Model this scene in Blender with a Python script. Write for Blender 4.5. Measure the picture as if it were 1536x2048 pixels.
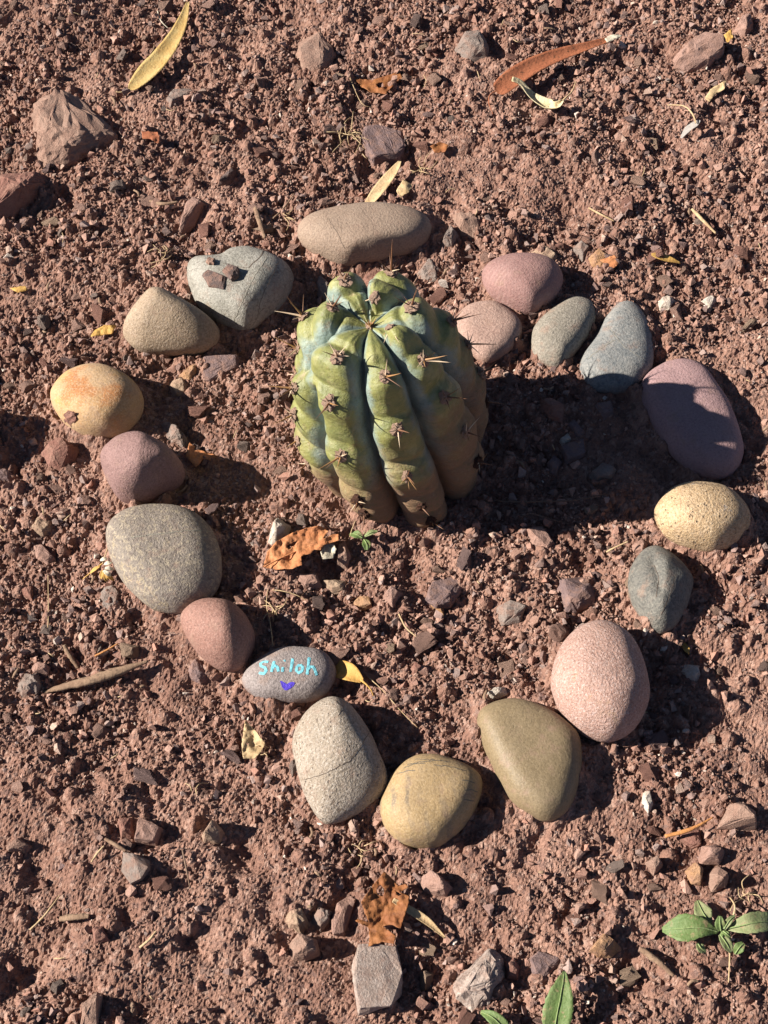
import bpy, bmesh, math, random
import numpy as np
from mathutils import Vector, Matrix, noise as mnoise
from mathutils.geometry import delaunay_2d_cdt
from mathutils.bvhtree import BVHTree

random.seed(7)
rng = np.random.default_rng(11)
for o in list(bpy.data.objects):
    bpy.data.objects.remove(o, do_unlink=True)
scene = bpy.context.scene
COL = scene.collection

# ------------------------------------------------------------------ camera
CAM_H, PITCH, FOV = 1.2, math.radians(60), math.radians(40)
cam_data = bpy.data.cameras.new('camera')
cam = bpy.data.objects.new('camera', cam_data)
COL.objects.link(cam)
cam.location = (0, 0, CAM_H)
cam.rotation_euler = (math.pi / 2 - PITCH, 0, 0)
cam_data.sensor_fit = 'VERTICAL'
cam_data.angle = FOV
cam_data.clip_start = 0.02
cam_data.clip_end = 200
scene.camera = cam

# ------------------------------------------------------------------ sky and sun
SUN_EL, SUN_AZ_BACK = math.radians(31.5), math.radians(0.5)   # sun stands to the left
sun_from = Vector((-math.cos(SUN_EL) * math.cos(SUN_AZ_BACK), -math.cos(SUN_EL) * math.sin(SUN_AZ_BACK), math.sin(SUN_EL)))
world = bpy.data.worlds.new('World')
scene.world = world
world.use_nodes = True
wn = world.node_tree
sky = wn.nodes.new('ShaderNodeTexSky')
sky.sky_type = 'NISHITA'
sky.sun_disc = False
sky.altitude = 2500          # clear dry upland air: deep sky, dark shade
sky.air_density = 0.55
sky.dust_density = 0.6
sky.ozone_density = 0.3
sky.sun_elevation = SUN_EL
sky.sun_rotation = math.atan2(sun_from.x, sun_from.y)
bg = wn.nodes['Background']
bg.inputs['Strength'].default_value = 0.05
wn.links.new(sky.outputs[0], bg.inputs[0])
sun_data = bpy.data.lights.new('sun', 'SUN')
sun_data.energy = 5.0
sun_data.angle = math.radians(0.5)
sun_data.color = (1.0, 0.945, 0.86)
sun = bpy.data.objects.new('sun', sun_data)
COL.objects.link(sun)
sun.rotation_euler = (-sun_from).to_track_quat('-Z', 'Y').to_euler()
sun.location = sun_from * 5
vs = scene.view_settings
vs.view_transform = 'Standard'
vs.look = 'None'
vs.exposure = 1.24
vs.gamma = 1
vs.use_curve_mapping = False

# ------------------------------------------------------------------ projection helpers (photo pixels 1536 x 2048 to points of the place)
FPX = 1024 / math.tan(FOV / 2)
CP, SP = math.cos(PITCH), math.sin(PITCH)

def ray(u, v):
    a, b = (u - 768) / FPX, (1024 - v) / FPX
    return Vector((a, CP + b * SP, -SP + b * CP))

def unproj(u, v, z=0.0):
    d = ray(u, v)
    t = (z - CAM_H) / d.z
    return Vector((d.x * t, d.y * t, z))

def unproj_np(uv, z):
    uv = np.asarray(uv, float)
    a, b = (uv[:, 0] - 768) / FPX, (1024 - uv[:, 1]) / FPX
    dy, dz = CP + b * SP, -SP + b * CP
    t = (z - CAM_H) / dz
    return np.stack([a * t, dy * t], 1)

def proj_np(p):
    p = np.asarray(p, float)
    y, z = p[:, 1], p[:, 2] - CAM_H
    depth = y * CP - z * SP
    up = y * SP + z * CP
    return np.stack([768 + FPX * p[:, 0] / depth, 1024 - FPX * up / depth], 1)

# ------------------------------------------------------------------ ground relief raster
RX0, RX1, RY0, RY1, RC = -0.90, 0.90, -0.12, 1.85, 0.0012
NX, NY = int((RX1 - RX0) / RC) + 1, int((RY1 - RY0) / RC) + 1

def spectral(nx, ny, cell, lo, hi, power, seed):
    """band-limited random relief, wavelengths lo..hi metres, unit deviation"""
    r = np.random.default_rng(seed)
    f = np.fft.rfft2(r.standard_normal((ny, nx)))
    k = np.sqrt(np.fft.fftfreq(ny, cell)[:, None] ** 2 + np.fft.rfftfreq(nx, cell)[None, :] ** 2)
    k[0, 0] = 1e-6
    w = k ** (-power) * (1 / (1 + (k * lo) ** 8)) * (1 / (1 + (1 / (k * hi)) ** 8))
    h = np.fft.irfft2(f * w, (ny, nx))
    return h / h.std()

hf = 0.0035 * spectral(NX, NY, RC, 0.08, 0.5, 1.2, 1)
mid_ = 0.0032 * spectral(NX, NY, RC, 0.012, 0.09, 1.9, 2)
hf += np.where(mid_ > 0, mid_ * 0.55, mid_)                  # flattish crust with hollows
rough = spectral(NX, NY, RC, 0.10, 0.5, 1.0, 5)           # >0 crumbly, <0 smooth crust
yy_ = np.linspace(RY0, RY1, NY)[:, None]
rough = rough - 0.8 * np.exp(-((yy_ - 0.27) / 0.16) ** 2) + 0.5 / (1 + np.exp(-(yy_ - 0.75) / 0.08))      # trodden, smoother crust in front
rough = 1 / (1 + np.exp(-2.2 * (rough + 0.40)))
base = hf.copy()
lump = 0.0010 * spectral(NX, NY, RC, 0.0026, 0.016, 1.1, 3)
hf += lump * (0.3 + 0.9 * rough)
# soil crumbs pressed into the relief
NS = 60000
sx, sy = rng.uniform(0, NX - 1, NS), rng.uniform(0, NY - 1, NS)
srad = 0.0014 * (1 - rng.random(NS)) ** (-1 / 2.6)
srad = np.clip(srad, 0.0014, 0.0065)
order = np.argsort(srad)
for i in order:
    ix, iy, r = sx[i], sy[i], srad[i] / RC
    rr = rough[int(iy), int(ix)]
    if rng.random() > 0.40 + 0.7 * rr:
        continue
    n = int(r * 1.5) + 1
    x0, x1, y0, y1 = max(0, int(ix) - n), min(NX, int(ix) + n + 2), max(0, int(iy) - n), min(NY, int(iy) + n + 2)
    gx, gy = np.arange(x0, x1) - ix, (np.arange(y0, y1) - iy)[:, None]
    a = rng.uniform(0, math.pi)
    ca, sa, el = math.cos(a), math.sin(a), rng.uniform(0.7, 1.25)
    p, q = (gx * ca + gy * sa) * el / r, (-gx * sa + gy * ca) / el / r
    d2 = np.maximum(np.abs(p), np.maximum(np.abs(q), (np.abs(p) + np.abs(q)) * 0.75)) ** 2
    top = base[int(iy), int(ix)] + srad[i] * (0.95 + rng.uniform(-.3, .6)) + srad[i] * rng.uniform(-.35, .35) * p
    z = top - srad[i] * 0.9 * d2
    win = hf[y0:y1, x0:x1]
    np.maximum(win, np.where(d2 < 1.4, z, -1), out=win)
hf += 0.0006 * spectral(NX, NY, RC, 0.0026, 0.006, 0.0, 4)

def gz(x, y):
    fx = min(max((x - RX0) / RC, 0), NX - 1.001)
    fy = min(max((y - RY0) / RC, 0), NY - 1.001)
    return float(base[int(fy), int(fx)])

def gz_top(x, y):
    fx = min(max((x - RX0) / RC, 0), NX - 1.001)
    fy = min(max((y - RY0) / RC, 0), NY - 1.001)
    return float(hf[int(fy), int(fx)])

def on_ground(u, v, lift=0.0):
    p = unproj(u, v, 0)
    for _ in range(2):
        p = unproj(u, v, gz(p.x, p.y) + lift)
    return p

# ------------------------------------------------------------------ node helpers
class NG:
    def __init__(self, name, rough=0.9, spec=0.25):
        self.m = bpy.data.materials.new(name)
        self.m.use_nodes = True
        self.t = self.m.node_tree
        self.b = self.t.nodes['Principled BSDF']
        self.b.inputs['Roughness'].default_value = rough
        self.b.inputs['Specular IOR Level'].default_value = spec
        self.co = self.t.nodes.new('ShaderNodeTexCoord').outputs['Object']
        self.h = None

    def l(self, a, b):
        self.t.links.new(a, b)

    def put(self, sock, v):
        if isinstance(v, bpy.types.NodeSocket):
            self.l(v, sock)
        elif isinstance(v, (tuple, list)):
            sock.default_value = (*v[:3], 1) if len(sock.default_value) == 4 else v
        else:
            sock.default_value = v

    def noise(self, scale, detail=4, rough=0.6, lac=2.0, co=None, dist=0.0, out='Fac'):
        n = self.t.nodes.new('ShaderNodeTexNoise')
        n.inputs['Scale'].default_value = scale
        n.inputs['Detail'].default_value = detail
        n.inputs['Roughness'].default_value = rough
        n.inputs['Lacunarity'].default_value = lac
        n.inputs['Distortion'].default_value = dist
        self.l(co or self.co, n.inputs['Vector'])
        return n.outputs[out]

    def voro(self, scale, feature='F1', co=None, out='Distance', rnd=1.0):
        n = self.t.nodes.new('ShaderNodeTexVoronoi')
        n.feature = feature
        n.inputs['Scale'].default_value = scale
        n.inputs['Randomness'].default_value = rnd
        self.l(co or self.co, n.inputs['Vector'])
        return n.outputs[out]

    def ramp(self, fac, a, b, lo=0.0, hi=1.0):
        n = self.t.nodes.new('ShaderNodeMapRange')
        n.interpolation_type = 'SMOOTHSTEP'
        self.put(n.inputs['Value'], fac)
        n.inputs['From Min'].default_value = a
        n.inputs['From Max'].default_value = b
        n.inputs['To Min'].default_value = lo
        n.inputs['To Max'].default_value = hi
        return n.outputs[0]

    def mix(self, fac, a, b, mode='MIX'):
        n = self.t.nodes.new('ShaderNodeMix')
        n.data_type = 'RGBA'
        n.blend_type = mode
        self.put(n.inputs['Factor'], fac)
        self.put(n.inputs['A'], a) if False else None
        ia = [s for s in n.inputs if s.type == 'RGBA']
        self.put(ia[0], a)
        self.put(ia[1], b)
        return [s for s in n.outputs if s.type == 'RGBA'][0]

    def math(self, op, a, b=0.0):
        n = self.t.nodes.new('ShaderNodeMath')
        n.operation = op
        self.put(n.inputs[0], a)
        self.put(n.inputs[1], b)
        return n.outputs[0]

    def map(self, loc=(0, 0, 0), rot=(0, 0, 0), sc=(1, 1, 1), co=None):
        n = self.t.nodes.new('ShaderNodeMapping')
        n.inputs['Location'].default_value = loc
        n.inputs['Rotation'].default_value = rot
        n.inputs['Scale'].default_value = sc
        self.l(co or self.co, n.inputs['Vector'])
        return n.outputs[0]

    def attr(self, name, out='Color'):
        n = self.t.nodes.new('ShaderNodeAttribute')
        n.attribute_name = name
        return n.outputs[out]

    def color(self, c):
        self.put(self.b.inputs['Base Color'], c)

    def bump(self, h, dist, strength=1.0):
        n = self.t.nodes.new('ShaderNodeBump')
        n.inputs['Distance'].default_value = dist
        n.inputs['Strength'].default_value = strength
        self.l(h, n.inputs['Height'])
        if self.h is not None:
            self.l(self.h, n.inputs['Normal'])
        self.h = n.outputs[0]
        self.l(self.h, self.b.inputs['Normal'])

# ------------------------------------------------------------------ object helpers
def mesh_np(name, verts, faces, smooth=False):
    """verts (n,3), faces list/array of tris or quads (all the same size)"""
    verts = np.ascontiguousarray(verts, np.float32)
    faces = np.ascontiguousarray(faces, np.int32)
    me = bpy.data.meshes.new(name)
    k = faces.shape[1]
    me.vertices.add(len(verts))
    me.vertices.foreach_set('co', verts.ravel())
    me.loops.add(faces.size)
    me.loops.foreach_set('vertex_index', faces.ravel())
    me.polygons.add(len(faces))
    me.polygons.foreach_set('loop_start', np.arange(0, faces.size, k, dtype=np.int32))
    me.polygons.foreach_set('loop_total', np.full(len(faces), k, np.int32))
    me.polygons.foreach_set('use_smooth', np.full(len(faces), smooth))
    me.update(calc_edges=True)
    return me

def link(name, me, mat=None, parent=None, loc=None):
    o = bpy.data.objects.new(name, me)
    COL.objects.link(o)
    if mat is not None and me is not None and not me.materials:
        me.materials.append(mat)
    if parent is not None:
        o.parent = parent
    if loc is not None:
        o.location = loc
    return o

def tag(o, label=None, cat=None, group=None, kind=None):
    if label: o['label'] = label
    if cat: o['category'] = cat
    if group: o['group'] = group
    if kind: o['kind'] = kind
    return o

def in_poly(x, y, poly):
    inside = False
    n = len(poly)
    j = n - 1
    for i in range(n):
        xi, yi, xj, yj = poly[i][0], poly[i][1], poly[j][0], poly[j][1]
        if (yi > y) != (yj > y) and x < (xj - xi) * (y - yi) / (yj - yi) + xi:
            inside = not inside
        j = i
    return inside

KEEP_OUT = []      # ground footprints (world xy polygons) where no loose gravel lies

def vnoise(v, s, seed=0.0):
    return mnoise.noise(Vector((v[0] * s + seed, v[1] * s - seed * 1.7, v[2] * s + seed * 0.6)))

# ------------------------------------------------------------------ GROUND
def axis(lo, hi, step0, step1, out_lo, out_hi):
    a = [lo]
    while a[-1] < hi:
        a.append(a[-1] + step0 + (step1 - step0) * (a[-1] - lo) / (hi - lo))
    s = step1
    while a[-1] < out_hi:
        s *= 1.04 if a[-1] < hi + 0.30 else 1.35
        a.append(a[-1] + s)
    s = step0
    pre = []
    x = lo
    while x > out_lo:
        s *= 1.04 if x > lo - 0.30 else 1.35
        x -= s
        pre.append(x)
    return np.array(pre[::-1] + a)

ax = axis(-0.50, 0.50, 0.00138, 0.00138, -40, 40)
ay = axis(0.18, 1.48, 0.00128, 0.0020, -40, 60)
GX, GY = np.meshgrid(ax, ay)

def sample(grid, X, Y):
    fx = np.clip((X - RX0) / RC, 0, NX - 1.001)
    fy = np.clip((Y - RY0) / RC, 0, NY - 1.001)
    ix, iy = fx.astype(int), fy.astype(int)
    tx, ty = fx - ix, fy - iy
    return (grid[iy, ix] * (1 - tx) * (1 - ty) + grid[iy, ix + 1] * tx * (1 - ty)
            + grid[iy + 1, ix] * (1 - tx) * ty + grid[iy + 1, ix + 1] * tx * ty)

GZ = sample(hf, GX, GY)
fade = np.clip(1 - (np.maximum(np.abs(GX) - 0.76, 0) + np.maximum(GY - 1.72, 0) + np.maximum(-0.02 - GY, 0)) / 0.1, 0, 1)
GZ = GZ * fade
ny_, nx_ = GX.shape
idx = np.arange(ny_ * nx_).reshape(ny_, nx_)
faces = np.stack([idx[:-1, :-1], idx[:-1, 1:], idx[1:, 1:], idx[1:, :-1]], -1).reshape(-1, 4)
g = NG('red_brown_soil', 0.97, 0.12)
n1 = g.noise(9, 5, 0.6)
n2 = g.noise(140, 6, 0.7)
n3 = g.noise(700, 3, 0.6)
c = g.mix(g.ramp(n1, 0.35, 0.68), (0.225, 0.121, 0.088), (0.335, 0.194, 0.144))
c = g.mix(g.ramp(n2, 0.42, 0.72), c, (0.16, 0.085, 0.066))
c = g.mix(g.ramp(n3, 0.55, 0.78, 0, 0.6), c, (0.40, 0.26, 0.20))
cell = g.voro(260, out='Color')
sep = g.t.nodes.new('ShaderNodeSeparateColor'); g.l(cell, sep.inputs[0])
c = g.mix(g.ramp(sep.outputs[0], 0.75, 0.95, 0, 0.55), c, (0.40, 0.27, 0.215))
c = g.mix(g.ramp(sep.outputs[1], 0.80, 0.95, 0, 0.6), c, (0.12, 0.075, 0.066))
g.color(c)
g.bump(n3, 0.0022, 0.9)
g.bump(g.noise(1800, 2), 0.0005, 0.6)
MAT_SOIL = g.m
ground = link('ground', mesh_np('ground', np.stack([GX.ravel(), GY.ravel(), GZ.ravel()], 1), faces, False), MAT_SOIL)
tag(ground, 'reddish brown crumbly dirt ground under the stones and cactus', 'ground', kind='structure')
del GX, GY, GZ, faces, idx

# ------------------------------------------------------------------ ring stone materials
def stone_mat(name, c1, c2, scale=25, speck=None, speck_scale=380, speck_amt=0.5, dark=None, dark_amt=0.5,
              bump=0.0011, grain=430, rough=0.75, spec=0.3, bands=None, pits=0.0, pit_scale=160, vein=None, patch=None, K=0.60):
    dk = lambda q: (q[0] * K * 1.02, q[1] * K * 0.97, q[2] * K) if q else q
    c1, c2, speck, dark = dk(c1), dk(c2), dk(speck), dk(dark)
    if bands: bands = (dk(bands[0]), *bands[1:])
    if vein: vein = (dk(vein[0]), *vein[1:])
    if patch: patch = [(dk(a), *b) for a, *b in patch]
    g = NG(name, rough, spec)
    n1 = g.noise(scale, 5, 0.62)
    c = g.mix(g.ramp(n1, 0.36, 0.66), c1, c2)
    if bands:                                   # (colour, rotation, scale, amount)
        w = g.t.nodes.new('ShaderNodeTexWave')
        w.inputs['Scale'].default_value = bands[2]
        w.inputs['Distortion'].default_value = 5
        w.inputs['Detail'].default_value = 4
        w.inputs['Detail Scale'].default_value = 1.4
        g.l(g.map(rot=bands[1]), w.inputs['Vector'])
        m = g.math('MULTIPLY', g.ramp(w.outputs['Fac'], 0.55, 0.98), g.ramp(g.noise(scale * 1.6, 3), 0.4, 0.65))
        c = g.mix(g.math('MULTIPLY', m, bands[3]), c, bands[0])
    if patch:                                   # (colour, scale, lo, hi)
        for k, (pc, ps, lo, hi) in enumerate(patch):
            c = g.mix(g.ramp(g.noise(ps, 4, 0.6, co=g.map(loc=(3.1 + k, 7.7, 1.3))), lo, hi), c, pc)
    fine = g.noise(grain, 3, 0.7)
    if speck:
        c = g.mix(g.ramp(g.noise(speck_scale, 3, 0.75), 0.50, 0.62, 0, min(1, speck_amt * 1.5)), c, speck)
    if dark:
        c = g.mix(g.ramp(g.noise(speck_scale * 0.8, 3, 0.7, co=g.map(loc=(9, 4, 2))), 0.52, 0.64, 0, min(1, dark_amt * 1.4)), c, dark)
    if vein:                                    # (colour, scale, width)
        e = g.voro(vein[1], 'DISTANCE_TO_EDGE', co=g.mix(0.06, g.co, g.noise(30, 3, out='Color')))
        line = g.ramp(e, 0.0, vein[2], 1, 0)
        c = g.mix(g.math('MULTIPLY', line, 0.8), c, vein[0])
    c = g.mix(g.ramp(fine, 0.45, 0.68, 0.0, 0.35), c, tuple(min(1, x * 1.5) for x in c1))
    c = g.mix(g.ramp(fine, 0.34, 0.48, 0.4, 0.0), c, tuple(x * 0.6 for x in c1))
    c = g.mix(g.ramp(g.noise(60, 5, 0.7, co=g.map(loc=(1, 5, 8))), 0.52, 0.74, 0, 0.6), c, (0.26, 0.165, 0.12))   # soil dust
    zz = g.t.nodes.new('ShaderNodeSeparateXYZ'); g.l(g.co, zz.inputs[0])
    low = g.math('ADD', zz.outputs[2], g.math('MULTIPLY', g.math('SUBTRACT', g.noise(70, 5, 0.7, co=g.map(loc=(6, 2, 4))), 0.5), 0.035))
    c = g.mix(g.ramp(low, 0.010, 0.022, 0.75, 0), c, (0.215, 0.125, 0.090))                                      # soil splashed on the foot
    g.color(c)
    g.bump(fine, bump)
    g.bump(g.noise(90, 4, 0.6), 0.0016, 0.5)
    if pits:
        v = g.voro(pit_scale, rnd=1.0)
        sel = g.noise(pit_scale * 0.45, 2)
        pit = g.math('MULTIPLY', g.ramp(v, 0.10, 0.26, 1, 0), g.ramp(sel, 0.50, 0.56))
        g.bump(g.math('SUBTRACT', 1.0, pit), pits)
        g.l(g.mix(g.math('MULTIPLY', pit, 0.55), c, (0.10, 0.065, 0.05)), g.b.inputs['Base Color'])  # pit colour darkened to stand in for shade inside the small holes
    return g.m

def closed_spline(pts, n):
    """uniform Catmull-Rom through a closed outline"""
    P = np.asarray(pts, float)
    m = len(P)
    out = []
    for i in range(m):
        p0, p1, p2, p3 = P[i - 1], P[i], P[(i + 1) % m], P[(i + 2) % m]
        for t in np.linspace(0, 1, n, endpoint=False):
            out.append(0.5 * ((2 * p1) + (p2 - p0) * t + (2 * p0 - 5 * p1 + 4 * p2 - p3) * t ** 2 + (3 * p1 - p0 - 3 * p2 + p3) * t ** 3))
    return np.array(out)

STONES = {}
FEET = []

def ring_stone(key, outline, h, label, mat, peak=None, p=2.6, q=2.0, ridges=(), lumps=0.03, sink=0.15, tilt=(0, 0), group='rounded stones laid out in a ring'):
    outline = closed_spline(outline, 8)
    cu, cv = outline.mean(0)
    cg = on_ground(cu, cv)
    z0 = min(gz(cg.x + dx, cg.y + dy) for dx in (-.02, 0, .02) for dy in (-.02, 0, .02)) - sink * h
    zc = z0 + 0.42 * h
    ring = unproj_np(outline, zc)
    pk = peak if peak else (cu, cv)
    c = np.array(unproj(pk[0], pk[1], z0 + 0.9 * h)[:2])
    NT, NTOP, NBOT = 112, 30, 11
    # polar resampling about the peak
    sy_, oy_ = 0.92, 0.0
    mid = ring.mean(0)
    tv = np.concatenate([np.sin(np.linspace(0.04, 1, NTOP) * math.pi / 2)])
    tb = np.sin(np.linspace(1, 0.08, NBOT) * math.pi / 2)[1:]
    th = np.linspace(0, 2 * math.pi, NT, endpoint=False)
    lo_t, hi_t = outline[:, 1].min(), outline[:, 1].max()
    R = c.max()
    size = 0.5 * (np.ptp(ring[:, 0]) + np.ptp(ring[:, 1])) / 2
    for it in range(4):
        rg = ring.copy()
        rg[:, 1] = mid[1] + (ring[:, 1] - mid[1]) * sy_ + oy_
        cc = c.copy()
        # keep the peak inside
        d = rg - cc
        ang = np.arctan2(d[:, 1], d[:, 0])
        o = np.argsort(ang)
        rho = np.interp(th, ang[o], np.hypot(d[:, 0], d[:, 1])[o], period=2 * math.pi)
        dirs = np.stack([np.cos(th), np.sin(th)], 1)
        V = [np.array([[cc[0], cc[1], zc + 0.58 * h]])]
        for t in tv:
            xy = cc + dirs * (rho * t)[:, None]
            z = zc + 0.58 * h * (1 - t ** p) ** (1 / q) if t < 1 else zc
            V.append(np.column_stack([xy, np.full(NT, z)]))
        for t in tb:
            m2 = rg.mean(0)
            xy = cc + dirs * (rho)[:, None]
            xy = m2 + (xy - m2) * t
            z = zc - 0.42 * h * (1 - t ** 2.6) ** 0.5
            V.append(np.column_stack([xy, np.full(NT, z)]))
        V.append(np.array([[rg.mean(0)[0], rg.mean(0)[1], z0]]))
        A = np.concatenate(V)
        A[:, 2] += (A[:, 2] - z0) / h * ((A[:, 0] - mid[0]) * tilt[0] + (A[:, 1] - mid[1]) * tilt[1])
        for (a, b, amp, wid) in ridges:
            pa, pb = np.array(unproj(*a, z0 + .8 * h)[:2]), np.array(unproj(*b, z0 + .8 * h)[:2])
            ab = pb - pa
            tt = np.clip(((A[:, :2] - pa) @ ab) / (ab @ ab), 0, 1)
            dd = np.hypot(*(A[:, :2] - pa - tt[:, None] * ab).T)
            k = np.clip((A[:, 2] - zc) / (0.58 * h), 0, 1) ** 0.7
            A[:, 2] += amp * np.exp(-np.abs(dd / wid) ** 1.4) * k
        pr = proj_np(A)
        lo, hi = pr[:, 1].min(), pr[:, 1].max()
        scale_px = (hi_t - lo_t) / (hi - lo)
        sy_ *= 1 + 1.1 * (scale_px - 1)
        el = math.atan2(CAM_H, mid[1])
        ppm = FPX / (mid[1] * CP + CAM_H * SP)
        shift = ((lo_t + hi_t) - (lo + hi)) / 2
        oy_ -= shift / (ppm * math.sin(el))
        if not peak:
            c = c + np.array([0, -shift / (ppm * math.sin(el))]) * 0.8
    seed = random.uniform(0, 50)
    cen = np.array([mid[0], mid[1], zc])
    for i in range(len(A)):
        d = A[i] - cen
        L = np.linalg.norm(d) + 1e-9
        w = vnoise(A[i], 22, seed) * 1.0 + vnoise(A[i], 55, seed) * 0.35 + vnoise(A[i], 140, seed) * 0.10
        A[i] += d / L * w * lumps * size
    F = []
    for j in range(NT):
        F.append((0, 1 + j, 1 + (j + 1) % NT, 1 + (j + 1) % NT))
    nr = NTOP + NBOT - 1
    for r in range(nr - 1):
        a, b = 1 + r * NT, 1 + (r + 1) * NT
        for j in range(NT):
            F.append((a + j, b + j, b + (j + 1) % NT, a + (j + 1) % NT))
    last = len(A) - 1
    a = 1 + (nr - 1) * NT
    org = np.array([mid[0], mid[1], z0])
    bm = bmesh.new()
    vs_ = [bm.verts.new(tuple(x - org)) for x in A]
    for f in F:
        f = list(dict.fromkeys(f))
        bm.faces.new([vs_[k] for k in f])
    for j in range(NT):
        bm.faces.new([vs_[a + (j + 1) % NT], vs_[a + j], vs_[last]])
    bmesh.ops.recalc_face_normals(bm, faces=bm.faces)
    for f in bm.faces:
        f.smooth = True
    me = bpy.data.meshes.new('ring_stone')
    bm.to_mesh(me)
    bvh = BVHTree.FromBMesh(bm)
    bm.free()
    o = link('ring_stone', me, mat, loc=org)
    tag(o, label, 'stone', group)
    foot = rg[::3]
    KEEP_OUT.append((rg.mean(0) + (foot - rg.mean(0)) * 0.90).tolist())
    STONES[key] = (o, bvh, Vector(org))
    FEET.append(rg.mean(0) + (rg - rg.mean(0)) * 0.90)
    return o

def hit_stone(key, u, v, lift=0.0):
    o, bvh, org = STONES[key]
    d = ray(u, v).normalized()
    loc, nor, i, dist = bvh.ray_cast(Vector((0, 0, CAM_H)) - org, d)
    if loc is None:
        p = unproj(u, v, org.z + 0.02)
        return p - org, Vector((0, 0, 1))
    if nor.z < 0: nor = -nor
    return loc + nor * lift, nor

S = ring_stone

S('tan', [(594,470),(605,440),(650,420),(720,405),(800,410),(845,425),(864,450),(855,480),(830,500),(780,515),(730,526),(690,533),(650,520),(615,500)], 0.050,
  'long flat tan stone at the top of the ring behind the cactus',
  stone_mat('tan_stone', K=0.66, c1=(0.36,0.265,0.185), c2=(0.41,0.315,0.225), scale=20, speck=(0.48,0.38,0.29), speck_scale=600, speck_amt=0.4, dark=(0.2,0.14,0.1), dark_amt=0.35, vein=((0.27,0.19,0.13), 9, 0.006)), p=3.0)
S('mauve_stripe', [(964,549),(972,529),(995,514),(1028,506),(1074,506),(1107,520),(1121,541),(1124,562),(1113,591),(1090,616),(1061,632),(1024,622),(995,603),(975,582)], 0.050,
  'pink mauve egg shaped stone with faint pale stripes, upper right of the ring',
  stone_mat('mauve_stripe_stone', K=0.72, c1=(0.30,0.17,0.145), c2=(0.36,0.215,0.185), scale=20, speck=(0.45,0.31,0.27), speck_scale=500, speck_amt=0.3, bands=((0.42,0.28,0.24), (0.3,0,0.9), 60, 0.6)), peak=(1052,556), p=2.2)
S('pale_pink', [(910,645),(920,622),(941,607),(983,601),(1008,613),(1032,632),(1043,653),(1034,682),(1012,707),(975,727),(945,716),(918,690)], 0.026,
  'flat pale salmon stone half hidden behind the right side of the cactus',
  stone_mat('salmon_stone', K=0.72, c1=(0.42,0.28,0.215), c2=(0.47,0.33,0.255), scale=30, speck=(0.54,0.40,0.32), speck_scale=600, speck_amt=0.4, dark=(0.28,0.17,0.13)), p=3.4)
S('olive_grey', [(1061,682),(1066,657),(1090,628),(1123,603),(1152,592),(1181,599),(1192,620),(1188,649),(1169,686),(1140,719),(1115,740),(1082,727),(1066,707)], 0.036,
  'oval olive grey stone between the mauve stone and the blue grey teardrop stone',
  stone_mat('olive_grey_stone', K=0.76, c1=(0.235,0.215,0.165), c2=(0.29,0.265,0.205), scale=24, speck=(0.40,0.37,0.30), speck_scale=450, speck_amt=0.5, dark=(0.13,0.12,0.10), bands=((0.38,0.35,0.28), (0.2,0.1,-0.5), 26, 0.4)), p=2.8)
S('blue_grey', [(1252,599),(1273,609),(1291,634),(1302,661),(1308,698),(1304,736),(1289,760),(1264,781),(1223,789),(1186,781),(1165,762),(1157,736),(1165,711),(1190,674),(1210,636),(1231,609)], 0.034,
  'blue grey teardrop shaped stone with its lower end in the cactus shadow',
  stone_mat('blue_grey_stone', K=0.76, c1=(0.20,0.215,0.205), c2=(0.28,0.285,0.255), scale=26, speck=(0.38,0.37,0.32), speck_scale=300, speck_amt=0.35, dark=(0.11,0.13,0.13), vein=((0.36,0.35,0.30), 14, 0.010)), p=3.2)
S('purple', [(1355,717),(1389,723),(1413,740),(1438,777),(1463,823),(1482,876),(1484,914),(1467,947),(1434,962),(1397,955),(1360,926),(1326,885),(1297,835),(1281,785),(1287,756),(1315,731)], 0.040,
  'large flat purple oval stone at the right, mostly in the cactus shadow',
  stone_mat('purple_stone', K=0.95, c1=(0.265,0.170,0.160), c2=(0.31,0.20,0.185), scale=20, speck=(0.35,0.25,0.24), speck_scale=500, speck_amt=0.3), p=3.6)
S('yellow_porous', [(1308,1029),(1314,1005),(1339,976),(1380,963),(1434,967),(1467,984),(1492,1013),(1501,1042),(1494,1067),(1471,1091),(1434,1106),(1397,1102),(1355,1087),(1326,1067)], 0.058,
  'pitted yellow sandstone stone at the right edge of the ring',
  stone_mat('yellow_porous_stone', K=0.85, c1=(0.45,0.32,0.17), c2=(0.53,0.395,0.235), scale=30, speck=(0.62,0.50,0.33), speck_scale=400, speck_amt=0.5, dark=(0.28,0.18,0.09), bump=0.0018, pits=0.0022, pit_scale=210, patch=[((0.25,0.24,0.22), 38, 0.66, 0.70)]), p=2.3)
S('dark_crease', [(1256,1162),(1264,1129),(1285,1100),(1310,1091),(1339,1104),(1368,1129),(1386,1158),(1382,1187),(1368,1228),(1347,1257),(1322,1269),(1297,1257),(1277,1228),(1260,1195)], 0.040,
  'dark grey green stone with a lengthwise crease, below the yellow stone',
  stone_mat('dark_green_stone', K=0.8, c1=(0.135,0.135,0.115), c2=(0.19,0.185,0.155), scale=30, speck=(0.28,0.27,0.22), speck_scale=350, speck_amt=0.4, dark=(0.08,0.08,0.075), bump=0.0014, bands=((0.24,0.22,0.18), (0,0.2,1.2), 40, 0.5)), p=2.4,
  ridges=[((1330,1130),(1320,1230),0.006,0.012),((1305,1120),(1318,1190),-0.004,0.006)])
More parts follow.
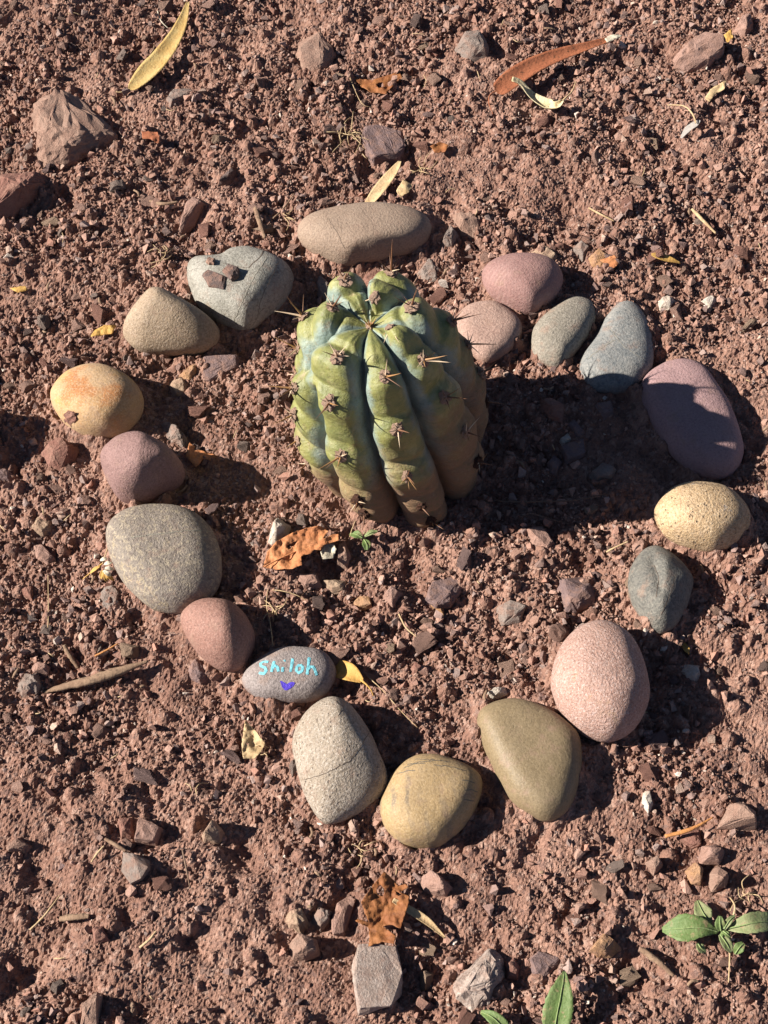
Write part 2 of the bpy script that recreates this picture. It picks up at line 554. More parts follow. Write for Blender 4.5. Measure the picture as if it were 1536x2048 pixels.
S('pink_granite', [(1103,1356),(1111,1315),(1132,1274),(1165,1249),(1202,1241),(1235,1251),(1260,1274),(1281,1311),(1295,1356),(1298,1398),(1285,1435),(1264,1464),(1231,1483),(1198,1483),(1157,1460),(1124,1423),(1107,1385)], 0.072,
  'biggest stone of the ring, a rough pink boulder at the lower right',
  stone_mat('pink_granite', K=0.7, c1=(0.44,0.28,0.215), c2=(0.50,0.335,0.265), scale=26, speck=(0.64,0.50,0.43), speck_scale=520, speck_amt=0.8, dark=(0.30,0.165,0.12), dark_amt=0.6, bump=0.0018, patch=[((0.50,0.33,0.16), 22, 0.62, 0.72)]), peak=(1222,1370), p=2.3)
S('olive_smooth', [(953,1443),(961,1417),(987,1401),(1023,1395),(1065,1404),(1112,1427),(1148,1458),(1161,1484),(1162,1531),(1151,1589),(1133,1625),(1101,1643),(1070,1638),(1029,1609),(992,1552),(966,1490)], 0.044,
  'smooth olive brown flat stone at the lower right, beside the pink boulder',
  stone_mat('olive_stone', K=0.66, c1=(0.255,0.195,0.105), c2=(0.30,0.235,0.135), scale=18, speck=(0.42,0.34,0.21), speck_scale=800, speck_amt=0.3, rough=0.55, bump=0.0005, patch=[((0.44,0.36,0.22), 60, 0.70, 0.76)]), p=4.2)
S('ochre', [(760,1620),(766,1589),(789,1542),(825,1513),(867,1509),(909,1521),(950,1542),(963,1565),(956,1604),(930,1651),(888,1688),(851,1698),(805,1690),(773,1661)], 0.052,
  'round ochre stone with dark streaks at the bottom of the ring',
  stone_mat('ochre_stone', K=0.7, c1=(0.40,0.285,0.135), c2=(0.46,0.335,0.175), scale=20, speck=(0.54,0.42,0.25), speck_scale=500, speck_amt=0.35, rough=0.65, bump=0.0005, bands=((0.17,0.15,0.12), (1.3,0.1,0.25), 22, 0.75), vein=((0.3,0.2,0.1), 12, 0.006)), p=3.6)
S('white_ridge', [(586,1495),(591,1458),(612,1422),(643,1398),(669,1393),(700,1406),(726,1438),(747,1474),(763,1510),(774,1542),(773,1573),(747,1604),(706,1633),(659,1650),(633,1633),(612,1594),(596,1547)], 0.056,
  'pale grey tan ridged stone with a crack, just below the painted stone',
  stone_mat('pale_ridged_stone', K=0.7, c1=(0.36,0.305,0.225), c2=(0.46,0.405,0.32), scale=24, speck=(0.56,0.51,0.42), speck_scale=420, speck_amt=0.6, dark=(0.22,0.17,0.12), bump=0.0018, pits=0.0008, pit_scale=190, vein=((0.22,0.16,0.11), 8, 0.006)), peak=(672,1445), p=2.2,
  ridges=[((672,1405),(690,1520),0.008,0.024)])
S('painted', [(483,1359),(497,1336),(523,1313),(560,1294),(601,1292),(643,1299),(667,1323),(673,1349),(659,1380),(633,1401),(596,1408),(555,1406),(518,1398),(492,1380)], 0.034,
  'small grey stone hand painted with the word shiloh and a purple heart',
  stone_mat('grey_painted_stone', K=0.9, c1=(0.235,0.205,0.185), c2=(0.27,0.24,0.215), scale=24, speck=(0.38,0.34,0.31), speck_scale=650, speck_amt=0.5, dark=(0.14,0.12,0.11), bump=0.0012), p=3.4)
S('red_brown', [(362,1238),(375,1213),(404,1198),(438,1196),(467,1204),(492,1229),(510,1267),(506,1300),(488,1333),(463,1344),(433,1338),(404,1317),(379,1283)], 0.062,
  'rough reddish brown rounded stone touching the painted stone',
  stone_mat('red_brown_stone', K=0.76, c1=(0.285,0.155,0.115), c2=(0.335,0.19,0.145), scale=26, speck=(0.42,0.27,0.21), speck_scale=480, speck_amt=0.5, dark=(0.17,0.09,0.07), bump=0.0011), peak=(448,1248), p=1.9, ridges=[((440,1205),(450,1280),0.004,0.022)])
S('grey_big', [(215,1067),(225,1042),(258,1019),(308,1008),(358,1010),(396,1025),(421,1050),(438,1083),(445,1121),(438,1167),(417,1200),(383,1221),(346,1228),(308,1221),(271,1192),(238,1150),(221,1108)], 0.048,
  'largest stone of the left side, round grey with yellow flecks',
  stone_mat('grey_flecked_stone', K=0.82, c1=(0.225,0.195,0.155), c2=(0.275,0.24,0.195), scale=20, speck=(0.43,0.37,0.255), speck_scale=260, speck_amt=0.65, dark=(0.15,0.12,0.10), bump=0.0014, vein=((0.40,0.33,0.2), 7, 0.006)), p=3.2, tilt=(-0.1, 0))
S('mauve_block', [(203,917),(213,892),(238,871),(271,861),(296,867),(325,885),(354,908),(371,938),(363,960),(333,985),(304,1002),(267,1012),(238,1000),(221,971),(208,938)], 0.075,
  'blocky dusky mauve stone between the yellow orange and the grey stone',
  stone_mat('mauve_stone', K=0.74, c1=(0.255,0.155,0.135), c2=(0.305,0.19,0.165), scale=22, speck=(0.38,0.26,0.23), speck_scale=600, speck_amt=0.4, dark=(0.17,0.1,0.09), bump=0.0014), peak=(292,918), p=2.8,
  ridges=[((290,885),(278,985),0.005,0.022),((296,900),(350,935),0.003,0.02)], lumps=0.06)
S('yellow_orange', [(102,796),(110,771),(133,746),(167,729),(200,726),(233,735),(263,754),(283,779),(288,804),(279,833),(254,863),(217,878),(175,875),(138,854),(113,825)], 0.058,
  'yellow and orange stained egg shaped stone at the left end of the ring',
  stone_mat('yellow_orange_stone', K=0.8, c1=(0.46,0.30,0.14), c2=(0.50,0.36,0.22), scale=16, speck=(0.60,0.47,0.32), speck_scale=600, speck_amt=0.35, bump=0.0006, patch=[((0.46,0.19,0.06), 17, 0.48, 0.62), ((0.50,0.32,0.11), 26, 0.52, 0.64)]), p=2.5)
S('tan_cone', [(245,667),(254,642),(275,608),(296,581),(317,574),(338,579),(367,596),(400,621),(429,646),(440,667),(433,688),(408,706),(367,713),(317,712),(275,704),(250,683)], 0.074,
  'cone shaped tan stone beside the cracked grey green stone',
  stone_mat('tan_cone_stone', K=0.66, c1=(0.40,0.305,0.195), c2=(0.45,0.35,0.235), scale=24, speck=(0.55,0.45,0.33), speck_scale=420, speck_amt=0.5, dark=(0.27,0.19,0.12), bump=0.0012), peak=(318,600), p=1.7, q=1.5)
S('cracked', [(377,537),(385,519),(417,515),(442,510),(467,494),(496,490),(521,496),(554,513),(579,529),(588,554),(575,592),(542,629),(496,662),(450,650),(413,629),(390,600),(379,567)], 0.058,
  'grey green stone crossed by cracks with two dark flakes on top, upper left',
  stone_mat('cracked_stone', K=0.78, c1=(0.27,0.265,0.215), c2=(0.36,0.35,0.29), scale=22, speck=(0.46,0.45,0.38), speck_scale=350, speck_amt=0.35, dark=(0.17,0.16,0.13), rough=0.6, vein=((0.13,0.10,0.08), 13, 0.010), patch=[((0.36,0.28,0.19), 30, 0.60, 0.72)]), p=3.2,
  ridges=[((535,515),(495,640),0.003,0.02)])
def bank_soil(feet, height, width):
    """soil drifted against the foot of the stones"""
    me = ground.data
    co = np.empty(len(me.vertices) * 3, np.float32)
    me.vertices.foreach_get('co', co)
    co = co.reshape(-1, 3)
    add = np.zeros(len(co), np.float32)
    for f in feet:
        lo, hi = f.min(0) - 0.03, f.max(0) + 0.03
        sel = np.nonzero((co[:, 0] > lo[0]) & (co[:, 0] < hi[0]) & (co[:, 1] > lo[1]) & (co[:, 1] < hi[1]))[0]
        p = co[sel, :2]
        d = np.full(len(sel), 9.0, np.float32)
        for q in f:
            d = np.minimum(d, np.hypot(p[:, 0] - q[0], p[:, 1] - q[1]))
        w = 0.55 + 0.45 * np.sin(p[:, 0] * 160 + p[:, 1] * 90) * np.sin(p[:, 1] * 130 - p[:, 0] * 60)
        add[sel] = np.maximum(add[sel], height * w * np.exp(-(d / width) ** 2))
    co[:, 2] += add
    me.vertices.foreach_set('co', co.ravel())
    me.update()
bank_soil(FEET, 0.011, 0.012)
print('ring done')
# ------------------------------------------------------------------ lettering on the painted stone
def paint(name, hexcol):
    g = NG(name, 0.6, 0.3)
    c2 = tuple(x * 0.72 for x in hexcol)
    c = g.mix(g.ramp(g.noise(350, 3), 0.4, 0.7), hexcol, c2)
    c = g.mix(g.ramp(g.noise(650, 4, 0.7), 0.62, 0.72, 0, 0.7), c, (0.15, 0.13, 0.115))
    g.color(c)
    g.bump(g.noise(430, 3, 0.7), 0.0012)
    return g.m

LX, LY, LS = 470, 1270, 230 / 1536

def lpx(p):
    return LX + p[0] * LS, LY + p[1] * LS

def stroke_mesh(bm, pts, w, key, lift=0.00035):
    """a flat brush stroke lying on the stone; pts in photo pixels, w half width in metres"""
    fine = []
    for a, b in zip(pts[:-1], pts[1:]):
        n = max(2, int(math.hypot(b[0] - a[0], b[1] - a[1]) / 1.2))
        for k in range(n):
            t = k / n
            fine.append((a[0] + (b[0] - a[0]) * t, a[1] + (b[1] - a[1]) * t))
    fine.append(pts[-1])
    P = [hit_stone(key, u, v, lift) for u, v in fine]
    L, Rr, C = [], [], []
    for i, (p, n) in enumerate(P):
        a, b = P[max(0, i - 1)][0], P[min(len(P) - 1, i + 1)][0]
        t = (b - a).normalized()
        s = t.cross(n).normalized()
        ww = w * (0.85 + 0.3 * random.random()) * (0.75 if i in (0, len(P) - 1) else 1)
        L.append(bm.verts.new(p + s * ww)); Rr.append(bm.verts.new(p - s * ww)); C.append(bm.verts.new(p + n * 0.0001))
    for i in range(len(P) - 1):
        bm.faces.new([L[i], L[i + 1], C[i + 1], C[i]])
        bm.faces.new([C[i], C[i + 1], Rr[i + 1], Rr[i]])

teal = paint('turquoise_paint', (0.19, 0.52, 0.59))
violet = paint('violet_paint', (0.075, 0.04, 0.46))
letters = {
    's': [[(445,362),(390,355),(340,380),(345,415),(405,440),(415,480),(385,520),(320,505)]],
    'h': [[(525,350),(505,410),(488,495)], [(498,440),(540,410),(565,430),(580,490)]],
    'i': [[(640,430),(632,495)], [(655,352),(672,338)]],
    'l': [[(770,315),(755,410),(740,495)]],
    'o': [[(865,395),(825,430),(820,480),(855,508),(895,480),(905,430),(870,395)]],
    'h2': [[(990,300),(980,400),(962,530)], [(968,470),(1005,425),(1045,425),(1070,480),(1090,540)]],
}
pst = STONES['painted'][0]
for k, strokes in letters.items():
    bm = bmesh.new()
    for s in strokes:
        stroke_mesh(bm, [lpx(p) for p in s], 0.0013, 'painted', 0.00025)
    bmesh.ops.recalc_face_normals(bm, faces=bm.faces)
    me = bpy.data.meshes.new('painted_letter'); bm.to_mesh(me); bm.free()
    o = link('painted_letter', me, teal, pst)
    o['label'] = 'turquoise painted letter ' + k[0]
heart_px = [(588,602),(615,605),(655,628),(692,652),(735,625),(780,620),(818,632),(790,682),(740,722),(695,748),(655,742),(622,698)]
hp = [lpx((700 + (p[0] - 700) * 0.9, 678 + (p[1] - 678) * 0.86)) for p in heart_px]
pts2, inner = [], []
for i in range(len(hp)):
    a, b = hp[i], hp[(i + 1) % len(hp)]
    for t in (0, .33, .66):
        pts2.append((a[0] + (b[0] - a[0]) * t, a[1] + (b[1] - a[1]) * t))
us, vs2 = [p[0] for p in hp], [p[1] for p in hp]
for u in np.arange(min(us), max(us), 2.2):
    for v in np.arange(min(vs2), max(vs2), 2.2):
        if in_poly(u, v, hp):
            inner.append((u, v))
n0 = len(pts2)
res = delaunay_2d_cdt([Vector(p) for p in pts2 + inner], [], [list(range(n0))], 1, 1e-4)
me = bpy.data.meshes.new('painted_heart')
me.from_pydata([hit_stone('painted', p.x, p.y, 0.00025)[0] for p in res[0]], [], res[2])
o = link('painted_heart', me, violet, pst)
o['label'] = 'violet painted heart under the word'

# cracks and veins in the ring stones
crack_soil = paint('soil_in_crack', (0.11, 0.08, 0.06))
vein_pale = paint('pale_vein', (0.27, 0.245, 0.195))
def crack(key, pts, w, mat, name):
    bm = bmesh.new()
    dense = []
    for a, b in zip(pts[:-1], pts[1:]):
        n = max(1, int(math.hypot(b[0] - a[0], b[1] - a[1]) / 5))
        for q in range(n):
            tt = q / n
            dense.append((a[0] + (b[0] - a[0]) * tt + random.uniform(-1.3, 1.3), a[1] + (b[1] - a[1]) * tt + random.uniform(-1.3, 1.3)))
    dense.append(pts[-1])
    stroke_mesh(bm, dense, w * 0.8, key, 0.00018)
    bmesh.ops.recalc_face_normals(bm, faces=bm.faces)
    me = bpy.data.meshes.new(name); bm.to_mesh(me); bm.free()
    return link(name, me, mat, STONES[key][0])
crack('cracked', [(530,500),(518,515),(497,536)], 0.0007, crack_soil, 'crack')
crack('cracked', [(497,536),(470,532),(445,526)], 0.00035, crack_soil, 'crack')
crack('cracked', [(560,520),(540,560),(522,600),(512,640)], 0.00035, crack_soil, 'crack')
crack('cracked', [(534,514),(505,560),(482,608),(468,642)], 0.0006, vein_pale, 'vein')
crack('white_ridge', [(740,1460),(722,1492),(700,1521),(655,1545),(610,1560)], 0.00042, crack_soil, 'crack')
crack('white_ridge', [(672,1400),(683,1418),(676,1432)], 0.00042, crack_soil, 'crack')
crack('tan', [(655,436),(672,460),(690,497)], 0.00028, crack_soil, 'crack')
crack('grey_big', [(262,1075),(330,1066),(380,1060),(425,1064)], 0.0006, vein_pale, 'vein')
crack('olive_grey', [(1066,690),(1074,662),(1098,632)], 0.0004, vein_pale, 'vein')
crack('blue_grey', [(1175,718),(1212,690),(1230,680)], 0.0004, vein_pale, 'vein')
crack('blue_grey', [(1215,650),(1245,690),(1280,715)], 0.0003, vein_pale, 'vein')
crack('dark_crease', [(1308,1130),(1318,1160),(1312,1195)], 0.00035, crack_soil, 'crack')
crack('dark_crease', [(1352,1150),(1340,1190),(1322,1230)], 0.00035, crack_soil, 'crack')

streak = paint('dark_streak', (0.15, 0.13, 0.10))
for a, b in (((806,1536),(850,1527)), ((815,1529),(872,1521)), ((830,1519),(900,1524)), ((868,1530),(930,1541)), ((795,1548),(830,1541)), ((925,1560),(950,1566)), ((930,1580),(955,1584)), ((926,1600),(948,1602))):
    crack('ochre', [a, ((a[0] + b[0]) / 2, (a[1] + b[1]) / 2 - 2), b], 0.0005, streak, 'streak')

# ------------------------------------------------------------------ CACTUS
CB = on_ground(800, 912)                       # foot of the cactus
cactus = link('cactus', None, loc=CB)
tag(cactus, 'short ribbed green cactus with brown spines growing in the middle of the stone ring', 'cactus')
PROF = [(0.0, 0.204), (0.010, 0.209), (0.024, 0.217), (0.040, 0.219), (0.056, 0.212), (0.070, 0.196), (0.0800, 0.172), (0.0895, 0.140), (0.0955, 0.105), (0.0975, 0.070), (0.094, 0.035), (0.088, 0.0), (0.08, -0.035)]
CSC, CSH = 0.945, 1.0
LEAN = (-0.14, 0.03)                           # metres of lean per metre of height
PR = np.array(PROF)
seg = np.concatenate([[0], np.cumsum(np.hypot(*np.diff(PR, axis=0).T))])
ARC = seg[-1]

def cr1(x, xs, ys):
    """smooth interpolation"""
    i = int(np.clip(np.searchsorted(xs, x) - 1, 0, len(xs) - 2))
    t = (x - xs[i]) / (xs[i + 1] - xs[i])
    p0, p1, p2, p3 = ys[max(i - 1, 0)], ys[i], ys[i + 1], ys[min(i + 2, len(ys) - 1)]
    return 0.5 * ((2 * p1) + (p2 - p0) * t + (2 * p0 - 5 * p1 + 4 * p2 - p3) * t ** 2 + (3 * p1 - p0 - 3 * p2 + p3) * t ** 3)

def prof(s):
    s = min(max(s, 0), ARC - 1e-6)
    r, z = cr1(s, seg, PR[:, 0]), cr1(s, seg, PR[:, 1])
    e = 0.002
    a, b = max(s - e, 0), min(s + e, ARC - 1e-6)
    dr, dz = cr1(b, seg, PR[:, 0]) - cr1(a, seg, PR[:, 0]), cr1(b, seg, PR[:, 1]) - cr1(a, seg, PR[:, 1])
    L = math.hypot(dr, dz)
    return r * CSC, z * CSH, -dz / L, dr / L    # outward normal (nr, nz)

# ribs: azimuth at the crown and at the foot, degrees, 0 = towards the camera, + = to the right; arc positions of the areoles
RIBS = [
    (8, 21, [0.068, 0.119, 0.175, 0.231, 0.264], 0.0),
    (50, 60, [0.033, 0.070, 0.112, 0.165, 0.220], 0.0),
    (100, 103, [0.045, 0.088, 0.130, 0.175, 0.215], 0.0),
    (156, 158, [0.026, 0.064, 0.116, 0.167], -0.002),
    (-152, -150, [0.048, 0.107, 0.158], -0.002),
    (-105, -108, [0.038, 0.080, 0.130, 0.177, 0.223], -0.007),
    (-66, -62, [0.120, 0.160, 0.199, 0.233], -0.002),
    (-30, -19, [0.056, 0.098, 0.158, 0.220, 0.250], 0.0),
]

def rib_az(i, s):
    a, b = RIBS[i][0], RIBS[i][1]
    w = 3.0 * math.sin(s * 26 + i * 2.1)
    return math.radians(a + (b - a) * min(1, s / ARC) + w * min(1, s / 0.06))

def groove_depth(s):
    return 0.033 * (1 - math.exp(-(s / 0.045) ** 1.3)) * (0.75 + 0.25 * min(1, s / 0.15))

def tubercle(i, s):
    """swelling under every areole and a notch over it"""
    z = 0.0
    for k, a in enumerate(RIBS[i][2]):
        d = s - a
        amp = (0.65 + 0.7 * ((i * 7 + k * 5) % 11) / 11) * (1.5 if a < 0.07 else 1.0)
        z += amp * 0.0056 * math.exp(-((d - 0.005) / 0.015) ** 2) - amp * 0.0040 * math.exp(-((d + 0.011) / 0.0055) ** 2)
        z -= 0.0016 * math.exp(-(d / 0.0045) ** 2)
    return z

def rib_relief(phi, s, use):
    azs = {i: rib_az(i, s) for i in use}
    best, bi = 9, 0
    for i, a in azs.items():
        d = (phi - a + math.pi) % (2 * math.pi) - math.pi
        if abs(d) < abs(best):
            best, bi = d, i
    nxt = min(((azs[j] - azs[bi]) % (2 * math.pi)) if best >= 0 else ((azs[bi] - azs[j]) % (2 * math.pi)) for j in use if j != bi)
    f = min(1.0, abs(best) / (nxt / 2))
    lobe = (1 - f ** 2.7) ** 0.5
    off = -groove_depth(s) * (1 - lobe) + RIBS[bi][3] * lobe * min(1, s / 0.05)
    off += tubercle(bi, s - 0.010 * f * f) * lobe ** 0.9 * min(1, s / 0.014)
    return off, f, lobe, bi

ALL_RIBS = list(range(len(RIBS)))
TOP_RIBS = [i for i in ALL_RIBS if i != 6]      # the seventh rib starts half way down the left side

def cactus_point(phi, s, crest_i=None):
    r, z, nr, nz = prof(s)
    off, f, lobe, bi = rib_relief(phi, s, ALL_RIBS)
    k = min(1, max(0, (0.112 - s) / 0.022))
    if k > 0:
        k = k * k * (3 - 2 * k)
        o2, f2, l2, b2 = rib_relief(phi, s, TOP_RIBS)
        off, f, lobe = off + (o2 - off) * k, f + (f2 - f) * k, lobe + (l2 - lobe) * k
    wx, wy = math.sin(phi), -math.cos(phi)
    pn = mnoise.noise(Vector((wx * 3 + 5, wy * 3, z * 30)))
    pn2 = mnoise.noise(Vector((wx * 9 + 5, wy * 9, z * 90)))
    off += (0.0022 * pn + 0.0006 * pn2) * min(1, s / 0.03) * (0.4 + 0.6 * lobe)
    rr, zz = r + nr * off, z + nz * off
    if rr < 0: rr = 0
    x, y = wx * rr + LEAN[0] * zz, wy * rr + LEAN[1] * zz
    return (x, y, zz), f, bi

NPH, NSA = 270, 170
sv = np.concatenate([np.linspace(0.0015, 0.05, 45), np.linspace(0.05, ARC - 0.001, NSA - 44)[1:]])
verts, att_f, att_h = [], [], []
for s in sv:
    for k in range(NPH):
        ph = 2 * math.pi * k / NPH
        p, f, bi = cactus_point(ph, s)
        verts.append(p)
        att_f.append(f)
apex = len(verts)
p, f, _ = cactus_point(0, 0.0005)
verts.append((LEAN[0] * 0.205, LEAN[1] * 0.205, np.mean([v[2] for v in verts[:NPH]]) - 0.0005))
att_f.append(0.5)
nsv = len(sv)
ii = np.arange(nsv * NPH).reshape(nsv, NPH)
jj = np.roll(ii, -1, 1)
quads = np.stack([ii[:-1], ii[1:], jj[1:], jj[:-1]], -1).reshape(-1, 4)
cap = np.stack([np.full(NPH, apex), ii[0], jj[0], jj[0]], -1)
bm = bmesh.new()
bv = [bm.verts.new(v) for v in verts]
for q in quads: bm.faces.new([bv[k] for k in q])
for k in range(NPH): bm.faces.new([bv[apex], bv[ii[0][k]], bv[jj[0][k]]])
bmesh.ops.recalc_face_normals(bm, faces=bm.faces)
for f in bm.faces: f.smooth = True
me = bpy.data.meshes.new('body')
bm.to_mesh(me)
bm.free()
at = me.attributes.new('groove', 'FLOAT', 'POINT')
at.data.foreach_set('value', np.array(att_f, np.float32))
g = NG('cactus_skin', 0.48, 0.35)
groove = g.attr('groove', 'Fac')
sepx = g.t.nodes.new('ShaderNodeSeparateXYZ'); g.l(g.co, sepx.inputs[0])
zc_, xc_ = sepx.outputs[2], sepx.outputs[0]
blot = g.noise(38, 5, 0.62)
fine = g.noise(220, 5, 0.7)
grn = g.mix(g.ramp(blot, 0.36, 0.64), (0.230, 0.225, 0.072), (0.160, 0.170, 0.060))
grn = g.mix(g.ramp(g.noise(70, 4, 0.6, co=g.map(loc=(4, 2, 9))), 0.5, 0.7, 0, 0.6), grn, (0.30, 0.285, 0.13))
gb = g.math('ADD', groove, g.math('MULTIPLY', g.math('SUBTRACT', blot, 0.5), 1.1))
c = g.mix(g.ramp(gb, 0.46, 0.88), grn, (0.215, 0.270, 0.235))
c = g.mix(g.ramp(g.noise(26, 3, co=g.map(loc=(8, 1, 3))), 0.62, 0.72, 0, 0.5), c, (0.22, 0.26, 0.19))
# soil splashed up the foot, more on the right
dz = g.math('ADD', g.math('MULTIPLY', zc_, -1.0), g.math('MULTIPLY', xc_, 0.6))
dz = g.math('ADD', dz, g.math('MULTIPLY', g.math('SUBTRACT', g.noise(24, 5, 0.65, co=g.map(loc=(2, 2, 2))), 0.5), 0.16))
dirt = g.ramp(dz, -0.165, -0.055)
dirt2 = g.math('MULTIPLY', dirt, g.ramp(fine, 0.25, 0.6, 0.75, 0.98))
c = g.mix(dirt2, c, (0.240, 0.135, 0.078))
c = g.mix(g.ramp(g.noise(420, 4, 0.7, co=g.map(loc=(6, 6, 6))), 0.58, 0.70, 0, 0.6), c, (0.24, 0.165, 0.10))
c = g.mix(g.ramp(g.noise(55, 6, 0.72, co=g.map(loc=(3, 9, 5))), 0.58, 0.68, 0, 0.6), c, (0.225, 0.150, 0.085))
c = g.mix(g.ramp(g.voro(330), 0.08, 0.16, 0.5, 0), c, (0.10, 0.07, 0.05))
c = g.mix(g.ramp(fine, 0.52, 0.66, 0, 0.30), c, (0.30, 0.28, 0.15))
c = g.mix(g.ramp(fine, 0.34, 0.46, 0.35, 0), c, (0.10, 0.105, 0.045))
g.color(c)
g.put(g.b.inputs['Roughness'], g.ramp(dirt, 0, 1, 0.45, 0.9))
g.bump(g.noise(95, 5, 0.65, co=g.map(sc=(1, 1, 1.8))), 0.0022, 0.6)
g.bump(fine, 0.0014, 0.7)
g.bump(g.math('MULTIPLY', dirt, g.noise(70, 5, 0.7, co=g.map(sc=(0.6, 0.6, 4)))), 0.005, 0.8)      # corky wrinkles round the foot
g.bump(g.noise(700, 3), 0.0004, 0.6)
body = link('body', me, g.m, cactus)

# areoles and spines
g = NG('areole_wool', 0.95, 0.1)
n = g.noise(500, 4, 0.7)
g.color(g.mix(g.ramp(n, 0.35, 0.65), (0.52, 0.36, 0.27), (0.33, 0.20, 0.135)))
g.bump(n, 0.002)
WOOL = g.m
g = NG('old_areole', 0.95, 0.1)
n = g.noise(500, 4, 0.7)
g.color(g.mix(g.ramp(n, 0.35, 0.65), (0.13, 0.065, 0.045), (0.05, 0.028, 0.02)))
g.bump(n, 0.002)
WOOL_OLD = g.m

def spine_mat(name, a, b):
    g = NG(name, 0.5, 0.4)
    g.color(g.mix(g.ramp(g.noise(160, 3), 0.4, 0.6), a, b))
    return g.m
SP_BROWN = spine_mat('brown_spine', (0.075, 0.032, 0.018), (0.20, 0.09, 0.04))
SP_PALE = spine_mat('pale_spine', (0.62, 0.50, 0.36), (0.42, 0.28, 0.16))
SP_AMBER = spine_mat('amber_spine', (0.33, 0.19, 0.075), (0.22, 0.10, 0.04))

def areole_mesh(seed):
    bm = bmesh.new()
    bmesh.ops.create_icosphere(bm, subdivisions=3, radius=1)
    for v in bm.verts:
        w = mnoise.noise(v.co * 2.2 + Vector((seed, 0, 0))) * 0.45 + mnoise.noise(v.co * 6 + Vector((seed, 3, 0))) * 0.28
        v.co *= 1 + w
        v.co.z *= 0.55
    me = bpy.data.meshes.new('areole')
    bm.to_mesh(me); bm.free()
    return me
AREO = [areole_mesh(k * 3.3) for k in range(6)]
for k, m_ in enumerate(AREO): m_.materials.append(WOOL)
AREO_OLD = [m_.copy() for m_ in AREO[:3]]
for m_ in AREO_OLD:
    m_.materials.clear(); m_.materials.append(WOOL_OLD)

def cone_mesh(name, bend):
    """unit spine along z, base radius 1 at the root"""
    bm = bmesh.new()
    rings = []
    for k in range(7):
        t = k / 6
        rr = 1.0 * (1 - t) ** 0.85 + 0.02
        rings.append([bm.verts.new((rr * math.cos(a) * 0.03, rr * math.sin(a) * 0.03 + bend * t * t, t)) for a in [2 * math.pi * j / 6 for j in range(6)]])
    for a, b in zip(rings[:-1], rings[1:]):
        for j in range(6): bm.faces.new([a[j], a[(j + 1) % 6], b[(j + 1) % 6], b[j]])
    bm.faces.new(rings[-1])
    for f in bm.faces: f.smooth = True
    me = bpy.data.meshes.new(name); bm.to_mesh(me); bm.free()
    return me
SPINES = {m_.name: [cone_mesh('spine', b) for b in (0.0, 0.04, -0.05)] for m_ in (SP_BROWN, SP_PALE, SP_AMBER)}
for nm, lst in SPINES.items():
    for q in lst: q.materials.append(bpy.data.materials[nm])

def add_spine(areole, root, direction, length, rad, mat):
    me = random.choice(SPINES[mat.name])
    o = link('spine', me, None, areole)
    q = direction.normalized().to_track_quat('Z', 'Y')
    m = Matrix.LocRotScale(root, q, Vector((rad / 0.03, rad / 0.03, length)))
    o.matrix_parent_inverse = areole.matrix_basis.inverted()
    o.matrix_basis = m
    return o

rs = random.Random(5)
for i, (a0, a1, arcs, _) in enumerate(RIBS):
    for k, s in enumerate(arcs):
        ph = rib_az(i, s)
        p, f, _b = cactus_point(ph, s)
        pa, _, _ = cactus_point(ph, s + 0.004)
        pb, _, _ = cactus_point(ph, s - 0.004)
        pc, _, _ = cactus_point(ph + 0.05, s)
        pd, _, _ = cactus_point(ph - 0.05, s)
        tan = (Vector(pa) - Vector(pb)).normalized()
        side = (Vector(pc) - Vector(pd)).normalized()
        nrm = tan.cross(side).normalized()
        if nrm.dot(Vector((math.sin(ph), -math.cos(ph), 0.6))) < 0: nrm = -nrm
        old = p[2] < 0.085
        me = rs.choice(AREO_OLD if (old and i in (0, 1, 2, 7)) else AREO)
        ar = link('areole', me, None, cactus)
        sc = rs.uniform(0.0046, 0.0062) * (0.8 if s < 0.04 else 1)
        rot = Matrix((side, tan, nrm)).transposed().to_quaternion()
        ar.matrix_basis = Matrix.LocRotScale(Vector(p) + nrm * 0.0006, rot, Vector((sc, sc * 1.15, sc)))
        root = Vector(p) + nrm * 0.0015
        nsp = rs.choice((4, 5, 5, 6)) if not old else rs.choice((2, 3, 4))
        for j in range(nsp):
            ang = 2 * math.pi * (j + rs.uniform(-.3, .3)) / max(nsp, 1) + i
            central = j == 0
            tilt = rs.uniform(0.1, 0.5) if central else rs.uniform(0.75, 1.15)
            d = nrm * math.cos(tilt) + (side * math.cos(ang) + tan * math.sin(ang)) * math.sin(tilt)
            ln = rs.uniform(0.016, 0.028) if central else rs.uniform(0.009, 0.021)
            if old: ln *= 0.75
            mt = rs.choice((SP_BROWN, SP_BROWN, SP_AMBER)) if central else rs.choice((SP_BROWN, SP_PALE, SP_AMBER, SP_PALE))
            add_spine(ar, root, d, ln, 0.0011 if central else 0.00075, mt)
        # the conspicuous long ones
        if i == 3 and k == 1: add_spine(ar, root, Vector((0.02, 0.25, 1)), 0.036, 0.0014, SP_BROWN)
        if i == 5 and k == 1:
            add_spine(ar, root, Vector((-1, 0.1, 0.25)), 0.026, 0.0012, SP_PALE)
            add_spine(ar, root, Vector((-0.6, 0.3, 0.8)), 0.026, 0.0012, SP_BROWN)
        if i == 6 and k == 0: add_spine(ar, root, Vector((-1, 0.0, 0.15)), 0.028, 0.0012, SP_AMBER)
        if i == 1 and k == 1: add_spine(ar, root, Vector((1, -0.3, 0.25)), 0.026, 0.0012, SP_PALE)
        if i == 2 and k == 1: add_spine(ar, root, Vector((1, 0.1, 0.35)), 0.028, 0.0010, SP_BROWN)
        if i == 7 and k == 2: add_spine(ar, root, Vector((-0.8, -0.6, 0.0)), 0.026, 0.0012, SP_AMBER)
